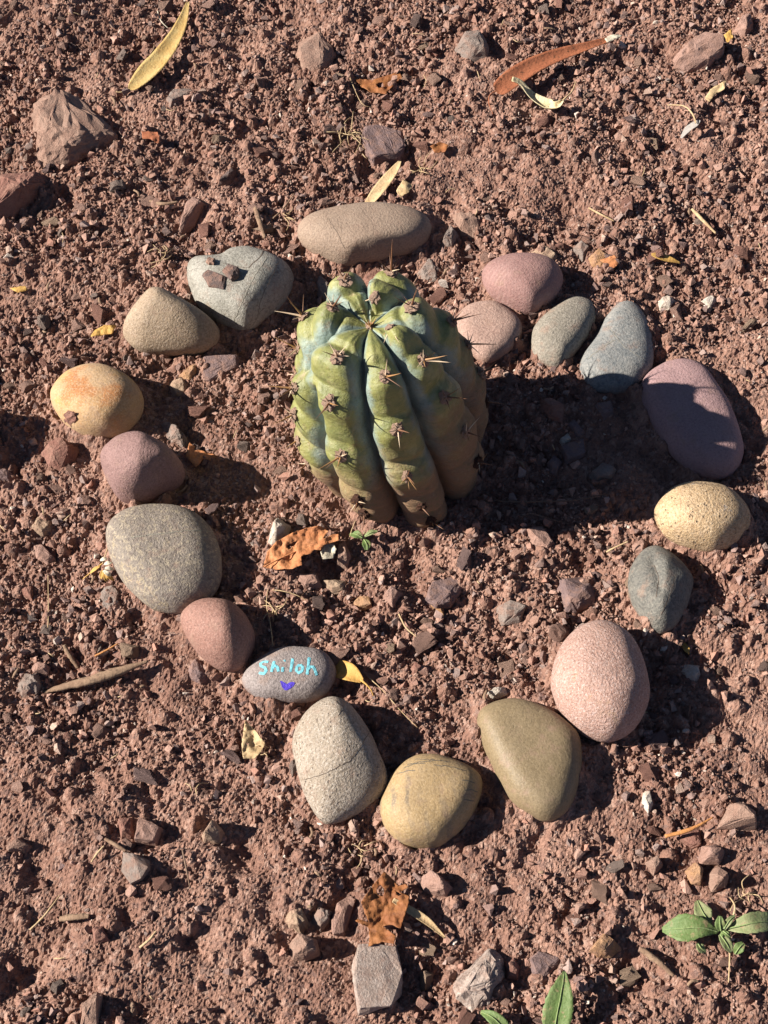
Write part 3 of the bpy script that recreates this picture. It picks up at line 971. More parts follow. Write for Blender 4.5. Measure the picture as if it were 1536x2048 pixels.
# young spines at the crown
crown = link('areole', AREO[1], None, cactus)
ct = Vector((LEAN[0] * 0.205, LEAN[1] * 0.205, 0.2045))
crown.matrix_basis = Matrix.LocRotScale(ct, None, Vector((0.0045, 0.0045, 0.005)))
crown['label'] = 'tuft of young amber spines at the crown'
for d in ((-0.2, -0.1, 1), (0.2, 0.3, 1), (-0.5, 0.2, 0.8), (0.1, -0.5, 0.9), (0.5, 0.1, 0.8)):
    add_spine(crown, ct, Vector(d), rs.uniform(0.008, 0.016), 0.0010, SP_AMBER)
KEEP_OUT.append([(CB.x + 0.092 * math.cos(a), CB.y + 0.092 * math.sin(a)) for a in np.linspace(0, 2 * math.pi, 24, endpoint=False)])
#SECTION3
# ------------------------------------------------------------------ loose rock materials
def rock_mat(name, c1, c2, speck=None, amt=0.45, scale=60, bump=0.0016, dust=0.6):
    c1, c2 = tuple(x * 0.85 for x in c1), tuple(x * 0.85 for x in c2)
    g = NG(name, 0.92, 0.15)
    inf = g.t.nodes.new('ShaderNodeObjectInfo')
    off = g.t.nodes.new('ShaderNodeVectorMath'); off.operation = 'ADD'
    g.l(g.co, off.inputs[0])
    comb = g.t.nodes.new('ShaderNodeCombineXYZ')
    for k in range(3): g.l(g.math('MULTIPLY', inf.outputs['Random'], 11.0 + 7 * k), comb.inputs[k])
    g.l(comb.outputs[0], off.inputs[1])
    co = off.outputs[0]
    n1 = g.noise(scale, 5, 0.65, co=co)
    fine = g.noise(520, 4, 0.7, co=co)
    c = g.mix(g.ramp(n1, 0.36, 0.64), c1, c2)
    c = g.mix(g.ramp(fine, 0.5, 0.7, 0, amt), c, speck or tuple(min(1, x * 1.35) for x in c2))
    c = g.mix(g.ramp(fine, 0.3, 0.46, amt, 0), c, tuple(x * 0.55 for x in c1))
    c = g.mix(g.ramp(g.noise(110, 4, 0.7, co=co), 0.42, 0.66, 0, dust), c, (0.27, 0.155, 0.115))
    g.color(c)
    g.bump(n1, 0.003, 0.5)
    g.bump(fine, bump)
    return g.m

RM = {
    'red': rock_mat('red_rock', (0.225, 0.105, 0.08), (0.275, 0.14, 0.108)),
    'pink': rock_mat('pink_rock', (0.31, 0.185, 0.145), (0.37, 0.23, 0.185)),
    'tan': rock_mat('tan_rock', (0.35, 0.24, 0.165), (0.42, 0.30, 0.21)),
    'purple': rock_mat('purple_rock', (0.185, 0.125, 0.12), (0.235, 0.16, 0.15)),
    'grey': rock_mat('grey_rock', (0.215, 0.165, 0.14), (0.275, 0.22, 0.19)),
    'dark': rock_mat('dark_rock', (0.095, 0.07, 0.065), (0.145, 0.105, 0.095)),
    'white': rock_mat('white_rock', (0.50, 0.42, 0.34), (0.60, 0.52, 0.44), dust=0.25),
    'orange': rock_mat('orange_rock', (0.38, 0.205, 0.10), (0.44, 0.26, 0.15)),
    'granite': rock_mat('granite_rock', (0.35, 0.265, 0.22), (0.43, 0.34, 0.29), (0.58, 0.49, 0.43), 0.75, 90, 0.0018, 0.4),
    'mud': rock_mat('mudstone', (0.30, 0.185, 0.14), (0.36, 0.235, 0.18), None, 0.35, 40, 0.0020, 0.6),
}

def hull_rock(outline, h, rnd, top=0.62, flat=0.25, rough=0.085, cuts=2, sink=0.3):
    """angular rock from a ground outline (world xy), height h; returns mesh (local) and origin"""
    P = np.array(outline)
    c = P.mean(0)
    z0 = min(gz(*q) for q in [c, *P]) - sink * h * 0.5
    size = float(np.mean(np.hypot(*(P - c).T)))
    bm = bmesh.new()
    tx, ty = rnd.uniform(-.5, .5), rnd.uniform(-.5, .5)
    for q in P:
        d = q - c
        lo = h * rnd.uniform(0.15, 0.45)
        bm.verts.new((*d, lo))
        bm.verts.new((*(d * 0.92), -h * 0.2))
        k = top + rnd.uniform(-.15, .2)
        zt = h * (1 - flat * rnd.random()) + (d[0] * tx + d[1] * ty) * 0.35 * h / size
        bm.verts.new((*(d * k), zt))
    for _ in range(2):
        a = rnd.uniform(0, 6.28)
        bm.verts.new((size * 0.3 * math.cos(a), size * 0.3 * math.sin(a), h * rnd.uniform(0.95, 1.1)))
    r = bmesh.ops.convex_hull(bm, input=bm.verts)
    junk = [e for e in r['geom_interior'] + r['geom_unused'] if isinstance(e, bmesh.types.BMVert) and e.is_valid]
    bmesh.ops.delete(bm, geom=list(set(junk)), context='VERTS')
    bmesh.ops.dissolve_limit(bm, angle_limit=0.12, verts=bm.verts, edges=bm.edges)
    bmesh.ops.triangulate(bm, faces=bm.faces)
    if cuts:
        bmesh.ops.bevel(bm, geom=list(bm.edges), offset=size * 0.045, segments=1, affect='EDGES', clamp_overlap=True)
        bmesh.ops.triangulate(bm, faces=bm.faces)
        bmesh.ops.subdivide_edges(bm, edges=bm.edges, cuts=cuts, use_grid_fill=True)
        bmesh.ops.triangulate(bm, faces=bm.faces)
        sd = rnd.uniform(0, 90)
        for v in bm.verts:
            w = mnoise.noise(v.co / size * 2.2 + Vector((sd, 0, 0))) + 0.55 * mnoise.noise(v.co / size * 6 + Vector((0, sd, 0))) + 0.35 * mnoise.noise(v.co / size * 13 + Vector((0, 0, sd)))
            d = Vector((v.co.x, v.co.y, v.co.z - h * 0.3))
            v.co += d.normalized() * w * rough * size
    bmesh.ops.recalc_face_normals(bm, faces=bm.faces)
    me = bpy.data.meshes.new('rock')
    bm.to_mesh(me); bm.free()
    return me, Vector((c[0], c[1], z0))

def rock(outline_px, hmm, mat, label, name='rock', cat='rock', **kw):
    rnd = random.Random(len(label) * 31 + int(outline_px[0][0]))
    h = hmm / 1000
    cu, cv = np.mean(outline_px, 0)
    zz = on_ground(cu, cv).z + h * 0.3
    W = unproj_np(outline_px, zz)
    me, org = hull_rock(W, h, rnd, **kw)
    o = link(name, me, RM[mat], loc=org)
    tag(o, label, cat)
    KEEP_OUT.append(W.tolist())
    return o

R = rock
R([(62,205),(120,182),(165,195),(215,235),(235,270),(190,292),(140,322),(85,335),(65,310),(78,270),(60,240)], 32, 'mud', 'big pale mudstone rock with a dark right side, upper left corner', rough=0.11, top=0.72, flat=0.4, cuts=4)
R([(-25,350),(40,330),(80,335),(95,350),(60,390),(20,425),(-25,440)], 34, 'red', 'dark red brown rock cut by the left picture edge')
R([(585,100),(600,75),(640,48),(672,95),(662,130),(640,150),(600,130)], 22, 'mud', 'flat pink brown rock above the tan stone near the top edge', flat=0.4)
R([(910,95),(925,70),(960,67),(980,90),(975,115),(935,117)], 26, 'grey', 'rounded grey brown rock near the top edge, left of the long red leaf', rough=0.08)
R([(1350,100),(1375,75),(1410,57),(1448,75),(1452,100),(1420,122),(1380,126),(1352,115)], 30, 'pink', 'tan brick shaped rock in the upper right corner', top=0.8)
R([(1468,60),(1480,35),(1500,30),(1511,55),(1490,74)], 22, 'pink', 'small pink rock right of the tan brick shaped rock')
R([(718,250),(760,247),(808,258),(808,290),(798,318),(745,322),(725,290)], 20, 'purple', 'dark maroon squarish rock above the tan stone', top=0.85, flat=0.1)
R([(322,205),(345,172),(375,165),(393,180),(380,197),(347,207),(335,225)], 18, 'grey', 'knobbly grey rock just below the yellow leaf')
R([(352,455),(370,405),(395,383),(412,400),(387,437),(360,459)], 20, 'pink', 'long pointed pink shard above the cracked stone')
R([(433,367),(445,345),(463,328),(473,338),(458,362)], 14, 'dark', 'small brown fuzzy lump casting a shadow, above the cracked stone', rough=0.1)
R([(400,762),(406,719),(440,712),(479,713),(477,737),(450,754),(421,767)], 12, 'purple', 'flat slate grey shard below the cone shaped stone', top=0.9, flat=0.05)
R([(337,770),(345,757),(365,755),(379,770),(375,790),(350,791)], 11, 'tan', 'rounded orange tan chip right of the yellow orange stone')
R([(355,750),(385,725),(401,722),(395,740),(378,760)], 9, 'orange', 'orange shard lying against the slate grey shard')
R([(315,845),(333,838),(360,853),(377,878),(370,895),(330,885)], 20, 'grey', 'porous grey lump behind the mauve block stone', rough=0.12)
R([(80,905),(95,885),(130,880),(156,895),(150,920),(120,938),(95,930)], 20, 'red', 'red brown rock left of the mauve block stone')
R([(-18,930),(12,931),(25,945),(20,958),(-18,964)], 14, 'purple', 'small purple stone at the left picture edge')
R([(55,1040),(75,1027),(105,1035),(111,1055),(85,1067),(60,1057)], 15, 'tan', 'small tan nodule left of the grey flecked stone', rough=0.1)
R([(60,1085),(85,1085),(111,1115),(98,1132),(70,1117)], 13, 'pink', 'pink grey rock below the small tan nodule')
R([(532,1080),(540,1045),(555,1022),(581,1045),(577,1067),(550,1087)], 30, 'white', 'pale cone shaped rock beside the torn orange leaf', top=0.4)
R([(35,1180),(50,1172),(66,1170),(66,1202)], 8, 'red', 'triangular red flake on the left side')
R([(197,1190),(205,1170),(225,1165),(240,1185),(235,1205),(220,1228),(205,1210)], 10, 'grey', 'thin grey pebble below the dried flower', top=0.75)
R([(33,1365),(50,1345),(75,1345),(86,1370),(70,1391),(40,1389)], 18, 'grey', 'knobbly grey clod left of the long stick', rough=0.14)
R([(58,1332),(75,1320),(98,1330),(96,1346),(66,1347)], 12, 'pink', 'pink pebble above the knobbly clod by the stick')
R([(375,1337),(390,1315),(415,1330),(423,1352),(400,1364),(378,1352)], 14, 'purple', 'dull purple rock under the lower left of the red brown stone')
R([(267,1687),(277,1633),(292,1638),(324,1654),(313,1689)], 18, 'pink', 'ridged pinkish block at the lower left', top=0.85, flat=0.1)
R([(398,1671),(429,1638),(449,1662),(438,1684),(406,1687)], 22, 'tan', 'pale angular rock right of the ridged pinkish block')
R([(240,1739),(246,1704),(267,1705),(298,1717),(301,1739),(284,1760),(262,1769)], 16, 'grey', 'smooth grey tan pebble below the ridged pinkish block', top=0.85, rough=0.03)
R([(112,1742),(121,1712),(151,1706),(138,1727)], 6, 'purple', 'thin lavender grey flake at the lower left', top=0.95, flat=0.05)
R([(233,1637),(245,1632),(263,1633),(269,1670),(240,1676)], 16, 'red', 'brown rock touching the left of the ridged pinkish block')
R([(8,1692),(35,1672),(63,1690),(50,1703),(12,1706)], 14, 'mud', 'brown clod near the lower left picture edge', rough=0.1)
R([(181,1858),(193,1850),(208,1850),(218,1880),(188,1885)], 12, 'red', 'small red block in the lower left')
R([(157,2070),(165,2010),(190,1980),(207,1986),(197,2070)], 18, 'mud', 'upright brown slab at the bottom edge, left')
R([(246,1983),(267,1988),(274,2025),(260,2031),(250,2010)], 9, 'tan', 'yellowish chip beside the brown slab at the bottom left')
R([(702,1925),(716,1892),(755,1889),(795,1891),(803,1950),(805,1984),(781,2010),(716,2030),(703,1962)], 26, 'granite', 'large flat granite rock at the bottom under the torn brown leaf', top=0.88, flat=0.1, rough=0.05)
R([(838,1756),(859,1740),(885,1751),(906,1775),(895,1793),(872,1792),(846,1779)], 24, 'pink', 'rounded pink lump right of the torn brown leaf', rough=0.09)
R([(661,1847),(674,1809),(700,1787),(711,1803),(698,1834),(688,1873),(667,1873)], 14, 'pink', 'upright mauve slab left of the torn brown leaf', top=0.85)
R([(574,1886),(596,1865),(635,1875),(640,1906),(609,1922),(583,1919)], 28, 'mud', 'brown faceted rock left of the large granite rock')
R([(562,1833),(579,1800),(606,1813),(620,1847),(602,1864),(575,1855)], 18, 'tan', 'greenish tan rock above the brown faceted rock', rough=0.09)
R([(619,1841),(635,1803),(665,1819),(662,1841),(641,1860)], 18, 'grey', 'rough grey yellow rock between the greenish rock and the mauve slab', rough=0.1)
R([(903,1968),(928,1940),(977,1897),(1010,1910),(1010,1951),(979,2003),(951,2020),(911,1997)], 24, 'granite', 'large rough grey rock with a dark hollow at the bottom', rough=0.16, top=0.6)
R([(1008,1925),(1029,1910),(1043,1935),(1036,1958),(1012,1958)], 17, 'red', 'red brown stone beside the rock with a hollow')
R([(1113,1172),(1119,1153),(1165,1141),(1191,1162),(1199,1201),(1157,1217),(1132,1217)], 20, 'purple', 'faceted dusky purple rock inside the ring near the pink boulder')
R([(848,1195),(865,1160),(925,1140),(927,1175),(902,1207),(872,1212)], 15, 'purple', 'maroon slab below the cactus', top=0.85)
R([(850,1192),(868,1196),(889,1212),(889,1229),(862,1212)], 8, 'orange', 'thin salmon shard under the maroon slab')
R([(990,1212),(1020,1198),(1056,1215),(1042,1241),(1005,1246)], 18, 'grey', 'brown grey rock left of the faceted purple rock')
R([(1048,1060),(1085,1048),(1112,1090),(1096,1107),(1065,1087)], 14, 'pink', 'long pink shard half in the cactus shadow')
R([(971,1390),(985,1375),(1010,1373),(1016,1388),(985,1398)], 12, 'white', 'white chip at the tip of the smooth olive stone')
R([(1362,1340),(1372,1325),(1403,1327),(1406,1349),(1393,1362),(1372,1355)], 12, 'white', 'small white angular rock right of the pink boulder')
R([(1262,1087),(1285,1068),(1299,1085),(1287,1107),(1270,1102)], 13, 'pink', 'pink chip below left of the yellow pitted stone')
R([(1290,1060),(1305,1058),(1332,1085),(1317,1093)], 9, 'pink', 'narrow pink chip touching the yellow pitted stone')
R([(1400,1713),(1408,1686),(1433,1683),(1456,1697),(1442,1726),(1405,1726)], 22, 'pink', 'pale pink block above the green weed, topmost of a cluster')
R([(1415,1747),(1436,1728),(1462,1749),(1452,1772),(1426,1782)], 22, 'mud', 'pitted brown lump just above the green weed', rough=0.1)
R([(1372,1740),(1391,1721),(1408,1738),(1403,1768),(1384,1765)], 20, 'orange', 'rusty pointed rock left of the pitted lump')
R([(1291,1723),(1311,1711),(1327,1731),(1309,1751)], 18, 'mud', 'tan brown lump left of the rusty pointed rock', rough=0.1)
R([(1350,1681),(1370,1662),(1401,1658),(1403,1695),(1380,1700)], 14, 'red', 'red block under the orange splinter', top=0.8)
R([(1436,1653),(1461,1606),(1485,1600),(1515,1620),(1518,1653),(1482,1655)], 28, 'mud', 'broad brown rock at the right edge above the pebble cluster', rough=0.08)
R([(1284,1604),(1286,1581),(1300,1578),(1308,1608),(1298,1625)], 11, 'white', 'cream speckled sliver below the pink boulder')
R([(1178,1900),(1206,1864),(1230,1875),(1246,1897),(1225,1911),(1200,1912)], 20, 'orange', 'rust orange clod near the bottom, left of the weed', rough=0.09)
R([(1055,1922),(1075,1902),(1125,1915),(1122,1937),(1085,1962),(1060,1947)], 12, 'purple', 'flat purple grey rock above the single green leaf', top=0.8)
R([(1316,597),(1335,585),(1358,595),(1341,616),(1322,610)], 14, 'white', 'whitish rock right of the blue grey stone')
R([(1177,510),(1198,493),(1218,512),(1204,531),(1185,527)], 13, 'orange', 'small salmon red rock above the olive grey stone')
R([(1142,491),(1161,477),(1182,495),(1167,514)], 14, 'grey', 'small blue grey rock left of the salmon red rock')
R([(1062,500),(1088,485),(1116,508),(1104,522),(1080,515)], 12, 'tan', 'pale tan wedge tucked behind the striped mauve stone')
R([(1438,531),(1455,516),(1478,524),(1468,543)], 12, 'pink', 'pale pink rock at the right, level with the small yellow leaf')
R([(883,482),(900,445),(919,465),(905,489)], 16, 'grey', 'light grey chip at the right end of the long tan stone')
R([(905,422),(938,415),(969,435),(960,462),(918,457)], 18, 'mud', 'rough brown clod right of the long tan stone', rough=0.12)
R([(628,568),(638,552),(668,571),(659,609),(640,598)], 14, 'grey', 'upright grey shard behind the left of the cactus')
R([(828,534),(859,511),(887,532),(877,554),(848,552)], 16, 'grey', 'angular grey rock behind the top of the cactus')
R([(723,554),(752,530),(773,545),(750,570)], 12, 'red', 'dark red shard between the cactus and the tan stone')
R([(1030,735),(1037,707),(1051,699),(1056,705),(1045,735)], 9, 'red', 'thin brick red chip below the pale salmon stone')
R([(1078,802),(1100,796),(1132,814),(1126,841),(1095,832)], 18, 'red', 'reddish lump in the cactus shadow', rough=0.12)
R([(1126,845),(1148,837),(1172,860),(1158,872)], 9, 'purple', 'flat brown chip below the reddish lump in the shadow')
R([(1119,878),(1136,864),(1145,877),(1127,889)], 9, 'white', 'bright white chip in the cactus shadow')
R([(1121,895),(1165,881),(1172,912),(1134,928)], 11, 'purple', 'square maroon chip in the cactus shadow', top=0.9, flat=0.05)
R([(1177,945),(1206,922),(1236,939),(1228,960),(1190,962)], 15, 'grey', 'oval grey pebble in the cactus shadow', rough=0.05)
R([(1093,924),(1110,907),(1129,922),(1115,948),(1100,945)], 13, 'purple', 'round purple pebble in the cactus shadow', rough=0.05)
R([(1190,808),(1223,798),(1229,825),(1208,837)], 12, 'purple', 'flat dark chip under the tip of the blue grey stone')
R([(1400,600),(1425,585),(1440,600),(1420,618)], 12, 'white', 'cream chip at the right, below the pale pink rock')
R([(640,1165),(655,1158),(690,1160),(702,1172),(690,1186),(662,1186)], 14, 'tan', 'small tan pebble below the torn orange leaf')
R([(705,1205),(720,1190),(745,1195),(746,1215),(712,1217)], 14, 'orange', 'orange tan pebble below right of the torn orange leaf')
R([(567,1160),(590,1143),(635,1145),(645,1168),(610,1178)], 13, 'pink', 'flat grey pink rock just under the torn orange leaf')
R([(765,1190),(780,1170),(805,1185),(785,1213)], 14, 'pink', 'pink angular rock in the middle below the cactus')
R([(818,1338),(830,1322),(845,1335),(838,1352),(824,1352)], 14, 'red', 'small round red pebble right of the painted stone', rough=0.04)
R([(672,1085),(690,1075),(706,1110),(695,1130),(672,1125)], 20, 'mud', 'brown rock against the right end of the torn orange leaf')
R([(-120,840),(-90,800),(-52,815),(-40,870),(-60,930),(-110,940)], 60, 'mud', 'unseen rock added past the left picture edge')  # out of view, added to throw its shadow onto the left edge

# two flakes and a clod lying on the ring stones
def on_stone(key, outline_px, hmm, mat, label, cat, name):
    rnd = random.Random(len(label))
    pts = [hit_stone(key, u, v)[0] + STONES[key][2] for u, v in outline_px]
    c = sum(pts, Vector()) / len(pts)
    h = hmm / 1000
    bm = bmesh.new()
    for p in pts:
        d = p - c
        bm.verts.new(d * 0.95 + Vector((0, 0, -0.002)))
        bm.verts.new(d + Vector((0, 0, h * rnd.uniform(.3, .6))))
        bm.verts.new(d * 0.75 + Vector((0, 0, h * rnd.uniform(.8, 1.1))))
    r = bmesh.ops.convex_hull(bm, input=bm.verts)
    junk = [e for e in r['geom_interior'] + r['geom_unused'] if isinstance(e, bmesh.types.BMVert) and e.is_valid]
    bmesh.ops.delete(bm, geom=list(set(junk)), context='VERTS')
    bmesh.ops.triangulate(bm, faces=bm.faces)
    bmesh.ops.subdivide_edges(bm, edges=bm.edges, cuts=2, use_grid_fill=True)
    for v in bm.verts:
        v.co += Vector((vnoise(v.co, 260, 1), vnoise(v.co, 260, 5), vnoise(v.co, 260, 9))) * h * 0.25
    me = bpy.data.meshes.new(name); bm.to_mesh(me); bm.free()
    o = link(name, me, RM[mat], loc=c)
    return tag(o, label, cat)
on_stone('cracked', [(404,552),(416,541),(451,556),(447,580),(418,574)], 4, 'dark', 'flat brown bark flake lying on the cracked grey green stone', 'flake', 'bark_flake')
on_stone('cracked', [(445,545),(458,535),(478,543),(479,556),(463,564)], 8, 'dark', 'dark raised flake on the cracked stone, right of the flat flake', 'flake', 'bark_flake')
on_stone('cracked', [(412,524),(418,518),(430,521),(428,530),(417,531)], 5, 'mud', 'tiny red crumb of soil on the corner of the cracked stone', 'clod', 'soil_clod')
on_stone('yellow_orange', [(129,833),(138,824),(151,828),(154,842),(142,852),(130,846)], 7, 'red', 'red brown soil clod stuck on the yellow orange stone', 'clod', 'soil_clod')

# ------------------------------------------------------------------ loose gravel
POLY = [np.array(p) for p in KEEP_OUT]
PBOX = [(p[:, 0].min() - .003, p[:, 0].max() + .003, p[:, 1].min() - .003, p[:, 1].max() + .003) for p in POLY]

def blocked(x, y):
    for p, b in zip(POLY, PBOX):
        if b[0] < x < b[1] and b[2] < y < b[3] and in_poly(x, y, p):
            return True
    return False

def hull_proto(rnd, n, squash):
    bm = bmesh.new()
    for k in range(n):
        v = Vector((rnd.gauss(0, 1), rnd.gauss(0, 1), rnd.gauss(0, 1))).normalized() * rnd.uniform(0.8, 1.1)
        v.z *= squash
        v.x *= 1.15
        bm.verts.new(v)
    r = bmesh.ops.convex_hull(bm, input=bm.verts)
    junk = [e for e in r['geom_interior'] + r['geom_unused'] if isinstance(e, bmesh.types.BMVert) and e.is_valid]
    bmesh.ops.delete(bm, geom=list(set(junk)), context='VERTS')
    bmesh.ops.triangulate(bm, faces=bm.faces)
    bmesh.ops.recalc_face_normals(bm, faces=bm.faces)
    bm.verts.index_update()
    V = np.array([v.co[:] for v in bm.verts])
    F = np.array([[v.index for v in f.verts] for f in bm.faces])
    bm.free()
    return V, F

rp = random.Random(21)
PROTO = [hull_proto(rp, rp.choice((8, 9, 10)), rp.uniform(0.5, 0.9)) for _ in range(40)]
TINY = [hull_proto(rp, 6, 0.8) for _ in range(12)]
PAL = np.array([(0.235, 0.125, 0.095), (0.29, 0.165, 0.125), (0.34, 0.205, 0.16), (0.20, 0.135, 0.12), (0.16, 0.10, 0.09), (0.25, 0.185, 0.165), (0.40, 0.28, 0.22), (0.12, 0.085, 0.08), (0.30, 0.15, 0.11), (0.52, 0.44, 0.37)])
PW = np.array([0.22, 0.24, 0.14, 0.12, 0.08, 0.08, 0.04, 0.03, 0.05, 0.015]); PW = PW / PW.sum()

def scatter(count, rmin, rmax, power, seed, use_rough=True):
    r = np.random.default_rng(seed)
    out = []
    while len(out) < count:
        y = r.uniform(0.05, 1.66)
        half = 0.46 + (y - 0.2) * 0.16
        x = r.uniform(-half, half)
        if use_rough:
            rr = rough[min(NY - 1, int((y - RY0) / RC)), min(NX - 1, int((x - RX0) / RC))]
            if r.random() > 0.08 + rr ** 1.4: continue
        if blocked(x, y): continue
        rad = min(rmax, rmin * (1 - r.random()) ** (-1 / power))
        out.append((x, y, rad))
    return out

pts = scatter(48000, 0.0012, 0.0062, 2.2, 31) + scatter(24000, 0.0007, 0.0014, 2.5, 33, False)
r = np.random.default_rng(32)
VV, FF, CC, base_i = [], [], [], 0
for (x, y, rad) in pts:
    V, F = PROTO[r.integers(len(PROTO))] if rad > 0.0013 else TINY[r.integers(len(TINY))]
    q = r.standard_normal(4); q /= np.linalg.norm(q)
    w, a, b, c_ = q
    M = np.array([[1 - 2 * (b * b + c_ * c_), 2 * (a * b - c_ * w), 2 * (a * c_ + b * w)], [2 * (a * b + c_ * w), 1 - 2 * (a * a + c_ * c_), 2 * (b * c_ - a * w)], [2 * (a * c_ - b * w), 2 * (b * c_ + a * w), 1 - 2 * (a * a + b * b)]])
    P = (V * rad) @ M.T
    z = min(gz_top(x, y), gz(x, y) + 0.004) + rad * r.uniform(0.1, 0.85)
    VV.append(P + np.array([x, y, z])); FF.append(F + base_i); base_i += len(V)
    col = PAL[r.choice(len(PAL), p=PW)] * r.uniform(0.7, 1.35)
    CC.append(np.tile(np.append(col, 1), (len(V), 1)))
me = mesh_np('gravel', np.concatenate(VV), np.concatenate(FF), False)
at = me.color_attributes.new('stone_colour', 'FLOAT_COLOR', 'POINT')
at.data.foreach_set('color', np.concatenate(CC).astype(np.float32).ravel())
g = NG('gravel_mix', 0.93, 0.15)
cc = g.attr('stone_colour')
n = g.noise(600, 4, 0.7)
cm = g.mix(g.ramp(n, 0.35, 0.65, 0, 0.4), cc, (0.29, 0.175, 0.13))
cm = g.mix(g.ramp(g.noise(900, 2), 0.55, 0.7, 0, 0.4), cm, (0.44, 0.31, 0.25))
g.color(cm)
g.bump(n, 0.0012)
gravel = link('gravel', me, g.m)
tag(gravel, 'fine reddish brown gravel and soil crumbs scattered over the dirt', 'gravel', kind='stuff')
print('gravel tris', len(me.polygons))
del VV, FF, CC

# the largest chips, one by one
CHIP = {}
rc = random.Random(77)
chip_mesh = []
for k in range(26):
    V, F = hull_proto(rc, rc.choice((11, 13, 15)), rc.uniform(0.45, 0.8))
    bm = bmesh.new()
    bv = [bm.verts.new(v) for v in V]
    for f in F: bm.faces.new([bv[q] for q in f])
    bmesh.ops.subdivide_edges(bm, edges=bm.edges, cuts=2, use_grid_fill=True)
    bmesh.ops.triangulate(bm, faces=bm.faces)
    for v in bm.verts:
        v.co *= 1 + 0.20 * mnoise.noise(v.co * 2.5 + Vector((k * 3.1, 0, 0))) + 0.08 * mnoise.noise(v.co * 6 + Vector((0, k * 3.1, 0)))
    m_ = bpy.data.meshes.new('gravel_chip'); bm.to_mesh(m_); bm.free()
    chip_mesh.append(m_)
COLNAMES = {'red': 'reddish brown', 'pink': 'dusty pink', 'purple': 'purplish', 'grey': 'grey', 'dark': 'dark brown', 'tan': 'tan', 'mud': 'clay brown'}
weights = [('red', 7), ('pink', 8), ('purple', 4), ('grey', 3), ('dark', 1), ('tan', 2), ('mud', 7)]
bag = [n_ for n_, w_ in weights for _ in range(w_)]
ring_c = np.array(unproj(790, 1010, 0)[:2])

def zone(x, y):
    u, v = proj_np([[x, y, 0]])[0]
    if ((u - 800) / 560) ** 2 + ((v - 1040) / 540) ** 2 < 1:
        return 'on the dirt inside the stone ring'
    if v < 450: return 'on the dirt above the stone ring'
    if v > 1560: return 'on the dirt below the stone ring'
    return 'on the dirt left of the stone ring' if u < 700 else 'on the dirt right of the stone ring'

placed = []
rr_ = np.random.default_rng(78)
cand = scatter(900, 0.0050, 0.0108, 2.7, 79)
meshes_by = {}
for (x, y, rad) in cand:
    if len(placed) >= 300: break
    if any((x - a) ** 2 + (y - b) ** 2 < (rad + c_) ** 2 for a, b, c_ in placed): continue
    u, v = proj_np([[x, y, 0]])[0]
    if not (-10 < u < 1546 and -10 < v < 2058): continue
    placed.append((x, y, rad))
    kind = rc.choice(bag)
    k = rc.randrange(len(chip_mesh))
    if (kind, k) not in meshes_by:
        m_ = chip_mesh[k].copy()
        m_.materials.append(RM[kind])
        meshes_by[(kind, k)] = m_
    o = link('gravel_chip', meshes_by[(kind, k)], None)
    o.location = (x, y, gz(x, y) + rad * rc.uniform(0.25, 0.5))
    o.rotation_euler = (rc.uniform(-.5, .5), rc.uniform(-.5, .5), rc.uniform(0, 6.28))
    s = rad
    o.scale = (s * rc.uniform(.85, 1.25), s * rc.uniform(.8, 1.1), s * rc.uniform(.8, 1.1))
    tag(o, f'small loose {COLNAMES[kind]} gravel chip {zone(x, y)}', 'gravel chip', f'{COLNAMES[kind]} gravel chips {zone(x, y)}')
#SECTION4
# ------------------------------------------------------------------ leaves, sticks, straw and weeds
def leaf_mat(name, c1, c2, spot=None, spot_amt=0.7, scale=60, spot_scale=230, rough=0.7):
    g = NG(name, rough, 0.25)
    c = g.mix(g.ramp(g.noise(scale, 5, 0.65), 0.36, 0.64), c1, c2)
    if spot:
        c = g.mix(g.ramp(g.noise(spot_scale, 4, 0.65, co=g.map(loc=(2, 5, 1))), 0.54, 0.66, 0, spot_amt), c, spot)
    c = g.mix(g.ramp(g.noise(900, 2), 0.4, 0.7, 0, 0.3), c, tuple(x * 0.6 for x in c1))
    g.color(c)
    g.bump(g.noise(350, 4, 0.6), 0.0008)
    return g.m

